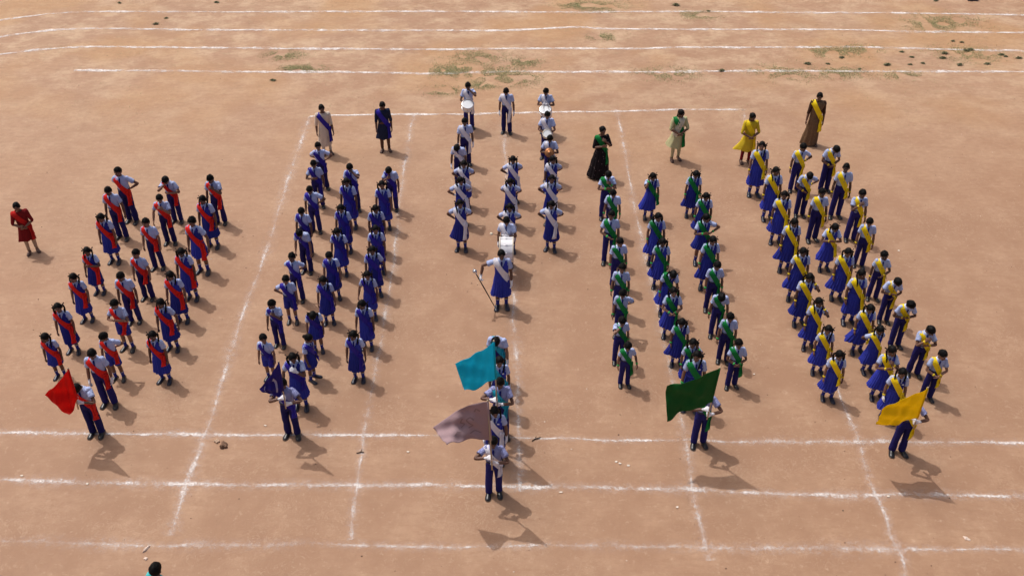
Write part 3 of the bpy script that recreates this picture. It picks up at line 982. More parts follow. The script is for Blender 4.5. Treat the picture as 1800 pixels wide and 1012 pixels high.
def chalk_mat(name, lo, hi, wide=0.80, soft=4.5, top=1.0):
    m, nt, b = new_mat(name)
    tc = nt.nodes.new('ShaderNodeTexCoord')
    co = tc.outputs['Object']
    uv = nt.nodes.new('ShaderNodeUVMap')
    sep = nt.nodes.new('ShaderNodeSeparateXYZ')
    nt.links.new(uv.outputs[0], sep.inputs[0])
    ac = math_node(nt, 'ABSOLUTE', math_node(nt, 'SUBTRACT', math_node(nt, 'MULTIPLY', sep.outputs['Y'], 2.0), 1.0))
    # thick powder along the middle, thin dust beside it, worn gaps along the length
    wear = ramp(nt, noise_node(nt, co, 0.9, 5, 0.6), [(lo, (0.0, 0.0, 0.0)), (hi, (1, 1, 1))])
    grain = noise_node(nt, co, 26, 6, 0.75)
    patch = noise_node(nt, co, 7.5, 5, 0.7)
    core_w = math_node(nt, 'ADD', math_node(nt, 'MULTIPLY', patch, wide), -0.10)
    core = math_node(nt, 'MULTIPLY', math_node(nt, 'SUBTRACT', core_w, ac), soft, clamp=True)
    core = math_node(nt, 'MULTIPLY', core, math_node(nt, 'ADD', math_node(nt, 'MULTIPLY', wear, 0.85), 0.12))
    core = math_node(nt, 'MULTIPLY', core, ramp(nt, grain, [(0.36, (0.25, 0.25, 0.25)), (0.55, (1, 1, 1))]))
    halo = math_node(nt, 'MULTIPLY', math_node(nt, 'POWER', math_node(nt, 'SUBTRACT', 1.0, ac, clamp=True), 1.6), ramp(nt, patch, [(0.40, (0, 0, 0)), (0.68, (1, 1, 1))]))
    halo = math_node(nt, 'MULTIPLY', math_node(nt, 'MULTIPLY', halo, ramp(nt, grain, [(0.38, (0.1, 0.1, 0.1)), (0.62, (1, 1, 1))])), 0.62)
    halo = math_node(nt, 'MULTIPLY', halo, math_node(nt, 'ADD', math_node(nt, 'MULTIPLY', wear, 0.7), 0.3))
    blotch = ramp(nt, noise_node(nt, co, 1.7, 7, 0.72), [(0.40, (0.10, 0.10, 0.10)), (0.58, (1, 1, 1))])
    core = math_node(nt, 'MULTIPLY', math_node(nt, 'MULTIPLY', core, blotch), top)
    fac = math_node(nt, 'MAXIMUM', core, halo, clamp=True)
    b.inputs['Base Color'].default_value = (0.86, 0.81, 0.77, 1)
    b.inputs['Roughness'].default_value = 1.0
    b.inputs['Specular IOR Level'].default_value = 0.05
    tr = nt.nodes.new('ShaderNodeBsdfTransparent')
    ms = nt.nodes.new('ShaderNodeMixShader')
    nt.links.new(fac, ms.inputs[0])
    nt.links.new(tr.outputs[0], ms.inputs[1])
    nt.links.new(b.outputs[0], ms.inputs[2])
    nt.links.new(ms.outputs[0], nt.nodes['Material Output'].inputs[0])
    return m


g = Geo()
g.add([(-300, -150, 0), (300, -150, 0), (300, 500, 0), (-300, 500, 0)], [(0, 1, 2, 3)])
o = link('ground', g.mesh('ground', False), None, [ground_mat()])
tag(o, 'bare reddish earth of the school field', None, None, 'structure')

CH_MAT = {'far': chalk_mat('far_chalk_powder', 0.30, 0.44, 1.35, 6.0, 1.0), 'strong': chalk_mat('chalk_powder', 0.28, 0.48, 0.86, 3.6, 0.95), 'worn': chalk_mat('worn_chalk_powder', 0.34, 0.56, 0.84, 3.0, 0.80), 'faint': chalk_mat('scuffed_chalk_powder', 0.42, 0.62, 0.84, 2.6, 0.72)}
CH_SPEC = {'near_a': ('strong', .16, 1), 'near_b': ('strong', .20, 1), 'near_c': ('worn', .20, 1), 'v1': ('worn', .23, 2), 'v2': ('worn', .17, 2), 'v3': ('worn', .20, 2),
           'v4': ('worn', .18, 2), 'v5': ('worn', .18, 2), 'box': ('far', .09, 1), 't1': ('far', .14, 1), 't2': ('far', .14, 1), 't3': ('far', .14, 1), 't4': ('far', .14, 1)}


def smooth_path(pts, step):
    pts = [np.array(p) for p in pts]
    pts = [2 * pts[0] - pts[1]] + pts + [2 * pts[-1] - pts[-2]]
    out = []
    for i in range(1, len(pts) - 2):
        p0, p1, p2, p3 = pts[i - 1:i + 3]
        n = max(2, int(np.linalg.norm(p2 - p1) / step))
        for k in range(n):
            t = k / n
            c1, c2 = (p2 - p0) * .35, (p3 - p1) * .35
            L = np.linalg.norm(p2 - p1)
            for c in (c1, c2):
                m_ = np.linalg.norm(c)
                if m_ > L * .8:
                    c *= L * .8 / m_
            h = t * t * (3 - 2 * t)
            out.append(p1 * (1 - h) + p2 * h + c1 * (t ** 3 - 2 * t * t + t) + c2 * (t ** 3 - t * t))
    out.append(pts[-2])
    return out


for i, (key, pts) in enumerate(CHALK.items()):
    mt, hw, layer = CH_SPEC[key]
    path = smooth_path(pts, .12)
    vs, fs, uv = [], [], []
    acc = 0
    for k, p in enumerate(path):
        t = path[min(k + 1, len(path) - 1)] - path[max(k - 1, 0)]
        t = t / np.linalg.norm(t)
        nr = np.array([-t[1], t[0]])
        wob = .035 * noise.noise(Vector((p[0] * 1.3, p[1] * 1.3, i * 7.0)))
        w = hw * (1 + .75 * noise.noise(Vector((p[0] * 1.1, p[1] * 1.1, i * 3.0 + 50))))
        c = p + nr * wob
        z = .004 + .0015 * layer + .0003 * i
        vs += [(*(c - nr * w), z), (*(c + nr * w), z)]
        uv += [(acc, 0.0), (acc, 1.0)]
        acc += .12
        if k:
            a = 2 * k
            fs.append((a - 2, a, a + 1, a - 1))
    me = bpy.data.meshes.new('chalk_line')
    me.from_pydata(vs, [], fs)
    ul = me.uv_layers.new(name='UVMap')
    for lp in me.loops:
        ul.data[lp.index].uv = uv[lp.vertex_index]
    o = link('chalk_line', me, None, [CH_MAT[mt]])
    tag(o, None, None, None, 'structure')

# ---- pebbles and crumbs of earth (uncountable), grass
rs = np.random.default_rng(3)
g = Geo()
ico = [(0, 0, 1), (.9, 0, .1), (.28, .85, .1), (-.72, .52, .1), (-.72, -.52, .1), (.28, -.85, .1), (0, 0, -.6)]
icf = [(0, 1, 2), (0, 2, 3), (0, 3, 4), (0, 4, 5), (0, 5, 1), (6, 2, 1), (6, 3, 2), (6, 4, 3), (6, 5, 4), (6, 1, 5)]
for _ in range(1700):
    y = rs.uniform(9, 37)
    x = rs.uniform(-.56, .56) * (y + 3)
    s = .005 + .014 * rs.random() ** 4
    a = rs.uniform(0, 6.28)
    ca, sa = math.cos(a), math.sin(a)
    v = [(x + (px * ca - py * sa) * s * rs.uniform(.7, 1.4), y + (px * sa + py * ca) * s * rs.uniform(.7, 1.2), pz * s * .7 + s * .25) for px, py, pz in ico]
    g.add(v, icf, 0 if rs.random() < .55 else (1 if rs.random() < .6 else 2))
o = link('pebbles', g.mesh('pebbles', False), None, [simple('brown_pebble', (.17, .10, .065), .9), simple('pale_pebble', (.62, .50, .40), .9), simple('dark_pebble', (.06, .045, .035), .9)])
tag(o, 'small pebbles and crumbs of earth strewn over the field', 'pebbles', None, 'stuff')


def blade(g, x, y, ln, lean, w, mat):
    a = rs.uniform(0, 6.28)
    dx, dy = math.cos(a), math.sin(a)
    px, py = -dy * w, dx * w
    m1 = (x + dx * lean * .4, y + dy * lean * .4, ln * .6)
    tip = (x + dx * lean, y + dy * lean, ln)
    g.add([(x - px, y - py, 0), (x + px, y + py, 0), (m1[0] + px * .7, m1[1] + py * .7, m1[2]), (m1[0] - px * .7, m1[1] - py * .7, m1[2]), tip], [(0, 1, 2, 3), (3, 2, 4)], mat)


g = Geo()
for gx, gy, s in GRASS:
    for _ in range(int(2600 * s)):
        x, y = gx + rs.normal(0, .55 * s), gy + rs.normal(0, .30 * s)
        if noise.noise(Vector((x * 2.2, y * 2.2, 0))) < -.12:
            continue
        blade(g, x, y, rs.uniform(.008, .035), rs.uniform(.02, .07), rs.uniform(.003, .008), 0 if rs.random() < .6 else 1)
for _ in range(9000):
    y = 25.5 + 11 * rs.random()
    x = rs.uniform(-20, 20)
    if noise.noise(Vector((x * .28 + 3, y * .5, 5))) + .25 * noise.noise(Vector((x * 1.9, y * 1.9, 9))) < .12:
        continue
    blade(g, x, y, rs.uniform(.012, .05), rs.uniform(.02, .07), rs.uniform(.003, .006), 1 if rs.random() < .75 else 0)
o = link('grass', g.mesh('grass', False), None, [simple('green_grass', (.215, .230, .085), .8, bscale=3), simple('dry_grass', (.47, .38, .21), .9, bscale=3)])
tag(o, 'thin green and straw grass in patches across the far field', 'grass', None, 'stuff')

for i, (wx, wy) in enumerate(WEEDS):
    g = Geo()
    s = rs.uniform(.30, .70) * (1.35 if i in (3, 5, 6, 11, 20) else 1)
    for _ in range(90):
        a, ln = rs.uniform(0, 6.28), rs.uniform(.05, .30) * s * rs.uniform(.5, 1)
        ex, ey = math.cos(a) * ln, math.sin(a) * ln * .6
        w = rs.uniform(.010, .024)
        zz = rs.uniform(.02, .10) * s
        px, py = -math.sin(a) * w, math.cos(a) * w
        b0 = rs.normal(0, .012, 2)
        g.add([(b0[0] - px * .4, b0[1] - py * .4, 0), (b0[0] + px * .4, b0[1] + py * .4, 0), (ex * .6 + px, ey * .6 + py, zz), (ex * .6 - px, ey * .6 - py, zz), (ex, ey, zz * rs.uniform(.3, .9))], [(0, 1, 2, 3), (3, 2, 4)])
    g.ball((0, 0, .006), (.05, .05, .02), 10, 6)
    o = link('weed_clump', g.mesh('weed_clump', False), None, [simple('dark_weed_leaf', (.130, .130, .060), .8, bscale=8)])
    o.location = (wx, wy, 0)
    o.rotation_euler[2] = rs.uniform(-.4, .4)
    tag(o, 'small dark weed tuft growing among the far track lines', 'weed', 'weed tufts on the far field')


def lump(name, x, y, size, mat, label, cat, group=None, n=9, seed=0):
    r_ = np.random.default_rng(seed)
    g = Geo()
    ph = r_.uniform(0, 6, 6)

    def fn(d):
        k = 1 + .22 * np.sin(3 * d[:, 0] * 2 + ph[0]) + .18 * np.sin(4 * d[:, 1] + ph[1]) + r_.uniform(-.12, .12, len(d))
        p = d * np.array(size) * k[:, None]
        p[:, 2] = np.maximum(p[:, 2], -size[2] * .35) + size[2] * .3
        return p
    g.ball(None, None, n + 3, n, fn=fn)
    o = link(name, g.mesh(name, False), None, [mat])
    o.location = (x, y, 0)
    o.rotation_euler[2] = r_.uniform(0, 6)
    return tag(o, label, cat, group)


EARTH_D = simple('dug_earth', (.20, .115, .07), .95, bump=.6)
lump('earth_clod', *MISC['clod'], (.09, .07, .055), EARTH_D, 'broken clod of dug earth beside the near chalk line', 'earth clod', seed=4, n=12)
lump('earth_clod', MISC['clod'][0] - .16, MISC['clod'][1] + .12, (.05, .045, .035), simple('pale_clod', (.50, .36, .25), .95), 'small pale lump next to the dark earth clod', 'earth clod', seed=5)
lump('stone', *MISC['stone'], (.075, .03, .025), simple('chalky_stone', (.70, .56, .46), .9), 'long pale stone just below the nearest chalk line', 'stone', seed=6)
lump('stone', *MISC['stone2'], (.04, .025, .02), simple('chalky_stone', (.70, .56, .46), .9), 'small pale stone above the head at the bottom edge', 'stone', seed=7)
lump('stone', *MISC['chip'], (.06, .03, .02), simple('chalky_stone', (.70, .56, .46), .9), 'pale stone chip near the lower right corner', 'stone', seed=8)
lump('stone', *MISC['bag'], (.22, .12, .12), simple('dark_object', (.05, .045, .05), .8), 'dark unidentified object at the top edge of the field, far right', 'stone', seed=9)  # unidentified dark thing, shaped as a plain stone lump


def twig(x, y, pts, label):
    g = Geo()
    g.tube([(a, b, .012 + c) for a, b, c in pts], [.010] * len(pts), 6, up=(0, 0, 1))
    g.tube([(pts[1][0], pts[1][1], .012), (pts[1][0] + .03, pts[1][1] + .07, .03)], [.008, .004], 6, up=(0, 0, 1))
    o = link('twig', g.mesh('twig'), None, [simple('dry_twig', (.05, .03, .02), .9)])
    o.location = (x, y, 0)
    tag(o, label, 'twig')


twig(*MISC['twig'], [(-.08, -.05, 0), (-.02, 0, .01), (.03, .01, .01), (.09, .05, 0)], 'dark broken twig lying just right of the flag column')
twig(*MISC['twig2'], [(-.07, 0, 0), (0, .02, .01), (.07, .02, 0)], 'thin dark twig between the two near chalk lines')
# light scraps and dark crumbs that show singly
for i, (x, y) in enumerate([(2.05, 12.4), (1.98, 12.45), (2.2, 12.35), (-2.0, 12.7), (.9, 11.7), (3.0, 11.35), (-9.2, 12.1), (-4.9, 13.4), (5.1, 14.9), (6.9, 11.6), (-7.9, 11.9), (9.6, 19.4), (-.2, 15.6)]):
    r_ = np.random.default_rng(80 + i)
    g = Geo()
    q = [(r_.uniform(.02, .045) * math.cos(a), r_.uniform(.012, .03) * math.sin(a), r_.uniform(.004, .016)) for a in np.linspace(0, 6.28, 6, endpoint=False)]
    g.loft([q, [(px * .9, py * .9, pz + .004) for px, py, pz in q]])
    o = link('paper_scrap', g.mesh('paper_scrap', False), None, [simple('paper_scrap', (.75, .66, .55), .9)])
    o.location = (x, y, .002)
    tag(o, 'tiny pale scrap of litter lying on the earth', 'litter', 'pale scraps of litter')

# ------------------------------------------------------------------ posing


def rx(a):
    c, s = math.cos(a), math.sin(a)
    return np.array([[1, 0, 0], [0, c, -s], [0, s, c]])


def ry(a):
    c, s = math.cos(a), math.sin(a)
    return np.array([[c, 0, s], [0, 1, 0], [-s, 0, c]])


def rz(a):
    c, s = math.cos(a), math.sin(a)
    return np.array([[c, -s, 0], [s, c, 0], [0, 0, 1]])


def axis_rot(ax, a):
    ax = ax / (np.linalg.norm(ax) + 1e-12)
    K = np.array([[0, -ax[2], ax[1]], [ax[2], 0, -ax[0]], [-ax[1], ax[0], 0]])
    return np.eye(3) + math.sin(a) * K + (1 - math.cos(a)) * K @ K


def swing(a, b):
    a, b = a / np.linalg.norm(a), b / np.linalg.norm(b)
    c = np.cross(a, b)
    s = np.linalg.norm(c)
    if s < 1e-6:
        return np.eye(3)
    return axis_rot(c, math.atan2(s, a @ b))


def pose(bow=0.0, hp=12.0, yaw=0.0, roll=0.0, twist=0.0, hs=1.0, arms=None, curl=(12, 12), splay=9.0, step=0.0, lean=0.0):
    """arms: {'R': spec, 'L': spec}; a spec is a letter or an explicit wrist point in person space"""
    Rt, P = {}, {}
    I = np.eye(3)
    Rt['pelvis'] = I
    P['pelvis'] = J['pelvis'].copy() + np.array([0, .08 * math.sin(R(bow)), 0])

    def child(b, par, M):
        P[b] = P[par] + Rt[par] @ (J[b] - J[par])
        Rt[b] = M
    child('spine', 'pelvis', rx(R(bow * .45)) @ ry(R(lean)))
    child('chest', 'spine', Rt['spine'] @ rx(R(bow * .55)) @ rz(R(twist)))
    child('neck', 'chest', Rt['chest'] @ rx(R(hp * .45)))
    child('head', 'neck', Rt['neck'] @ rz(R(yaw)) @ rx(R(hp * .55)) @ ry(R(roll)) * hs)
    for s, n in ((-1, 'R'), (1, 'L')):
        st = step * s
        child('thigh' + n, 'pelvis', rx(R(-st)) @ ry(R(-s * 0.5)))
        child('shin' + n, 'thigh' + n, Rt['thigh' + n] @ rx(R(max(0, st) * 1.2)))
        child('foot' + n, 'shin' + n, rz(R(s * splay)))
        P['foot' + n][2] = J['foot' + n][2]
        if bow:
            # feet stay under the standing point
            off = P['pelvis'] - J['pelvis']
            a, b = P['thigh' + n], J['foot' + n] + np.array([0, 0, 0])
            M = swing(J['foot' + n] - J['thigh' + n], b - a)
            Rt['thigh' + n] = M
            Rt['shin' + n] = M
            P['shin' + n] = a + M @ (J['shin' + n] - J['thigh' + n])
            P['foot' + n] = J['foot' + n].copy()
        # arms
        ub, fb, hb, gb = 'uarm' + n, 'farm' + n, 'hand' + n, 'fing' + n
        P[ub] = P['chest'] + Rt['chest'] @ (J[ub] - J['chest'])
        S = P[ub]
        spec = arms[n]
        C = lambda x, y, z: P['chest'] + Rt['chest'] @ (np.array([x, y, z]) - J['chest'])
        pole = np.array([s * .5, 1.0, 0])
        bend = 0.0
        if spec is None or isinstance(spec, str):
            q = spec or 'd'
            if q == 'd':
                T = S + np.array([s * .055 + s * .02 * random.random(), -.02 - .05 * random.random(), -.458])
            elif q == 'o':      # a little away from the body
                T = S + np.array([s * .13, -.05, -.43])
            elif q == 'h':      # hand on the hip, elbow out
                T = C(s * .150, .030, .880)
                pole = np.array([s * 1.0, .25, .1])
                bend = 50
            elif q == 'b':      # behind the back
                T = C(s * .075, .135, .88)
                pole = np.array([s * 1.0, .4, 0])
                bend = 30
            elif q == 'c':      # at the chest
                T = C(s * .055, -.185, 1.10)
                pole = np.array([s * .8, 0, -1.0])
            elif q == 'f':      # at the face
                T = P['head'] + Rt['chest'] @ np.array([s * .055, -.155, -.005])
                pole = np.array([s * .9, -.2, -.8])
            elif q == 'e':      # hand shading the side of the head
                T = P['head'] + Rt['chest'] @ np.array([s * .115, -.135, .015])
                pole = np.array([s * .55, -.35, -1.0])
            elif q == 'm':      # across the belly
                T = C(s * .045, -.165, .965)
                pole = np.array([s * 1.0, .3, -.4])
            elif q == 'k':      # clasped low in front
                T = C(s * .050, -.165, .835)
                pole = np.array([s * 1.0, .4, 0])
            elif q == 'a':      # arm raised sideways, hand back to the belt
                T = C(s * .20, -.06, .93)
                pole = np.array([s * 1.0, .1, .6])
        else:
            T = np.array(spec, float)
            pole = np.array([s * 1.0, .15, -.25])
        d = T - S
        L = np.linalg.norm(d)
        l1, l2 = .26, .21
        Lc = min(max(L, .09), .4685)
        d = d / L
        T = S + d * Lc
        x = (l1 * l1 - l2 * l2 + Lc * Lc) / (2 * Lc)
        hgt = math.sqrt(max(l1 * l1 - x * x, 0))
        pp = pole - d * (pole @ d)
        pp = pp / np.linalg.norm(pp)
        E = S + d * x + pp * hgt
        Rt[ub] = swing(Rt['chest'] @ AD[s], E - S) @ Rt['chest']
        P[fb] = E
        Rt[fb] = swing(Rt[ub] @ AD[s], T - E) @ Rt[ub]
        P[hb] = T
        inn = np.array([-s * .866, 0, -.5])
        Rt[hb] = Rt[fb]
        a, b = Rt[hb] @ AD[s], Rt[hb] @ inn
        if bend:
            Rt[hb] = axis_rot(np.cross(a, b), R(bend)) @ Rt[hb]
        P[gb] = P[hb] + Rt[hb] @ (J[gb] - J[hb])
        a, b = Rt[hb] @ AD[s], Rt[hb] @ inn
        Rt[gb] = axis_rot(np.cross(a, b), R(curl[0] if n == 'R' else curl[1])) @ Rt[hb]
    M = np.stack([Rt[b] for b in BN])
    t = np.stack([P[b] - Rt[b] @ J[b] for b in BN])
    return M, t, Rt, P


def wrinkle(V, Nn, amp, seed):
    r_ = np.random.default_rng(seed)
    f = np.zeros(len(V))
    for k in range(5):
        d = r_.normal(0, 1, 3)
        d *= (14 + 9 * k) / np.linalg.norm(d)
        f += np.sin(V @ d + r_.uniform(0, 6.28)) / (1 + .5 * k)
    return V + Nn * (f * amp / 2.2)[:, None]


def worn(part, name, parent, mats, B, wr=0.0, seed=0, V=None):
    """a part bent to the pose; rigid parts share their mesh"""
    M, t, Rt, P = B
    if part.bone:
        o = link(name, part.me, parent, mats)
        m = Matrix.Identity(4)
        A = Rt[part.bone]
        tt = P[part.bone] - A @ J[part.bone]
        for i in range(3):
            for j in range(3):
                m[i][j] = A[i, j]
            m[i][3] = tt[i]
        o.matrix_basis = m
        return o
    V = part.V if V is None else V
    if wr:
        V = wrinkle(V, part.N, wr, seed)
    X = np.einsum('bij,nj->nbi', M, V) + t[None]
    X = (X * part.W[:, :, None]).sum(1)
    me = part.me.copy()
    me.vertices.foreach_set('co', X.astype(np.float32).ravel())
    me.update()
    return link(name, me, parent, mats)


def blown(part, top, hem, amp, seed, back=0.0):
    V = part.V.copy()
    t = np.clip((top - V[:, 2]) / (top - hem), 0, 1)
    th = np.arctan2(V[:, 1], V[:, 0])
    r_ = np.random.default_rng(seed)
    lee = np.clip(-np.cos(th), 0, 1)
    V[:, 0] += -amp * t ** 1.5 * (.25 + .75 * lee) * (1 + .25 * np.sin(4 * th + r_.uniform(0, 6)))
    V[:, 1] += back * t ** 1.5
    V[:, 2] += amp * .25 * t ** 2 * lee
    sway = r_.normal(0, .012, 4)
    V[:, 0] += t * (sway[0] + sway[1] * np.sin(2 * th))
    V[:, 1] += t * (sway[2] + sway[3] * np.cos(2 * th))
    return V


COUNT = [0]


def HS(h):
    return 1.07 * min(1.14, max(.86, (1.45 / h) ** .75))



def person(x, y, h, outfit, arms=('d', 'd'), sash=None, label='', hair=None, group=None, bow=0.0, hp=None, yaw=None, face=None, gloves='', wind=.03,
           shirt=None, skin=None, badge=False, band=None, step=None, curl=(14, 14), look=None, roll=None, twist=0.0, lean=0.0, tail=True):
    i = COUNT[0]
    COUNT[0] += 1
    r_ = random.Random(1000 + i)
    hs = HS(h)
    sc = h / (1.24 + .21 * hs + .012)
    root = bpy.data.objects.new('person', None)
    root.empty_display_size = .2
    COL.objects.link(root)
    root.location = (x, y, 0)
    root.rotation_euler[2] = R(face if face is not None else r_.uniform(-9, 9))
    root.scale = (sc,) * 3
    tag(root, label, 'person', group)
    hp = hp if hp is not None else r_.uniform(8, 26)
    yaw = yaw if yaw is not None else r_.uniform(-16, 16)
    st = step if step is not None else r_.uniform(-3, 3)
    B = pose(bow, hp, yaw, roll if roll is not None else r_.uniform(-5, 5), twist, hs, {'R': arms[0], 'L': arms[1]}, curl, r_.uniform(5, 14), st, lean)
    sk = SKIN[skin if skin is not None else r_.choice([0, 0, 1, 1, 2, 3])]
    worn(BODY, 'body', root, [sk], B, V=BODY_V['long' if outfit in ('t', 'kurta', 'gown', 'sari') else 'short'])
    for s in (-1, 1):
        worn(EYES[s], 'eye', root, [EYE_W, EYE_D], B)
        worn(BROWS[s], 'eyebrow', root, [HAIR], B)
    worn(LIPS, 'lips', root, [LIP], B)
    girl = outfit in ('g', 'gs')
    hair = hair or ('plaits' if girl else 'boy')
    if hair == 'boy':
        worn(HAIRS['boy%d' % r_.randrange(4)], 'hair', root, [HAIR], B)
    elif hair == 'curly':
        worn(HAIRS['curly'], 'hair', root, [HAIR], B)
    else:
        ho = worn(HAIRS['girl%d' % r_.randrange(3)], 'hair', root, [HAIR], B)
        if hair == 'plaits':
            kind = 'long' if r_.random() < .55 else 'loop'
            for s in (-1, 1):
                worn(PLAITS[(s, kind)], 'plait', root, [HAIR], B)
                if r_.random() < .8:
                    worn(BOWS[s], 'ribbon', root, [RIBBON], B)
        elif hair == 'tail':
            worn(TAILH, 'ponytail', root, [HAIR], B)
        elif hair == 'bun':
            worn(BUN, 'bun', root, [HAIR], B)
    sm = shirt or SHIRT
    if outfit in ('t', 's', 'g', 'gs'):
        so = worn(P_SHIRT, 'shirt', root, [sm], B, .002 if girl else .009, i)
        worn(P_COLLAR, 'collar', so, [COLLAR if sm is SHIRT else sm], B)
        if shirt is None or sm is SHIRT_P:
            worn(P_TIE, 'tie', root, [TIE], B)
        for n in 'RL':
            sh = worn(P_SHOE[n], 'shoe', root, [SHOE if not girl else SHOE_G], B)
            so_ = link('sole', P_SOLE[n].me, sh, [SOLE])
    if outfit == 't':
        worn(P_TROUSERS, 'trousers', root, [NAVY], B, .009, i + 500)
        worn(P_BELT, 'belt', root, [BELT], B)
        top = P_SASH_T, P_TAIL_T
    elif outfit == 's':
        worn(P_SHORTS, 'shorts', root, [PINA], B, .006, i + 500)
        worn(P_BELT, 'belt', root, [BELT], B)
        top = P_SASH_T, P_TAIL_T
    elif girl:
        d = link('pinafore', None, root)
        worn(P_BODICE, 'bodice', d, [PINA], B, .002, i)
        worn(P_WAIST, 'waistband', d, [PINA], B)
        ps, hem = (P_SKIRT, .33) if outfit == 'g' else (P_SKIRT_S, .47)
        worn(ps, 'skirt', d, [PINA], B, .006, i, blown(ps, .885, hem, wind, i))
        top = P_SASH_D, P_TAIL_D
    if outfit in ('s', 'g', 'gs'):
        for n in 'RL':
            worn(P_SOCK[n], 'sock', root, [SOCK, SOCKW], B)
    if sash and outfit in ('t', 's', 'g', 'gs'):
        so = worn(top[0], 'sash', root, [SASHM[sash]], B, .003, i)
        if tail:
            V = top[1].V.copy()
            t = np.clip((.83 - V[:, 2]) / .33, 0, 1)
            V[:, 0] += t * r_.uniform(-.03, .04)
            V[:, 1] += t * r_.uniform(-.06, .02)
            V[:, 2] = .83 - (.83 - V[:, 2]) * r_.uniform(.6, 1.1)
            worn(top[1], 'sash_tail', so, [SASHM[sash]], B, .006, i, V)
    for n in 'RL':
        if n in gloves:
            worn(GLOVES[n], 'glove', root, [GLOVE], B)
        if band:
            worn(P_BAND[n], 'wristband', root, [BANDM[band]], B)
    if badge:
        g_ = Geo()
        g_.box((.045, -.112, 1.075), (.085, -.106, 1.100))
        worn(Part('badge', g_, torso_w(np.array(g_.V)), smooth=False), 'badge', root, [BADGE], B)
    return root, B, sc, sk, i


def to_world(root, B, sc, p):
    a = root.rotation_euler[2]
    q = rz(a) @ (np.asarray(p) * sc)
    return np.array(root.location) + q


# ------------------------------------------------------------------ who stands where
WORDS = ['front', 'second from front', 'third from front', 'fourth from front', 'fifth from front', 'sixth from front', 'seventh from front', 'eighth from front', 'rearmost']
FILES = {
    ('red', 'left'): 'R21 R20 R5 R4 R3 R2 R1', ('red', 'middle'): 'R22 R19 R18 R7 R6 R13 R11 R8', ('red', 'right'): 'R17 R16 R15 R14 R12 R10 R9',
    ('blue', 'left'): 'B9 B8 B7 B6 B5 B4 B3 B2 B1', ('blue', 'middle'): 'B18 B17 B16 B15 B14 B13 B12 B11 B10', ('blue', 'right'): 'B27 B26 B25 B24 B23 B22 B21 B20',
    ('white', 'left'): 'W6 W5 W4 W3 W2 W1', ('white', 'middle'): 'W11 W10 W9 W8 W7', ('white', 'right'): 'W18 W17 W16 W15 W14 W13',
    ('green', 'left'): 'G8 G7 G6 G5 G4 G3 G2 G1', ('green', 'middle'): 'G16 G15 G14 G13 G12 G11 G10 G9', ('green', 'right'): 'G25 G24 G23 G22 G21 G20 G19 G18',
    ('yellow', 'left'): 'Y9 Y8 Y7 Y6 Y5 Y4 Y3 Y2 Y1', ('yellow', 'middle'): 'Y19 Y18 Y17 Y16 Y15 Y14 Y13 Y12 Y11 Y10', ('yellow', 'right'): 'Y29 Y28 Y27 Y26 Y25 Y24 Y23 Y22 Y21',
}
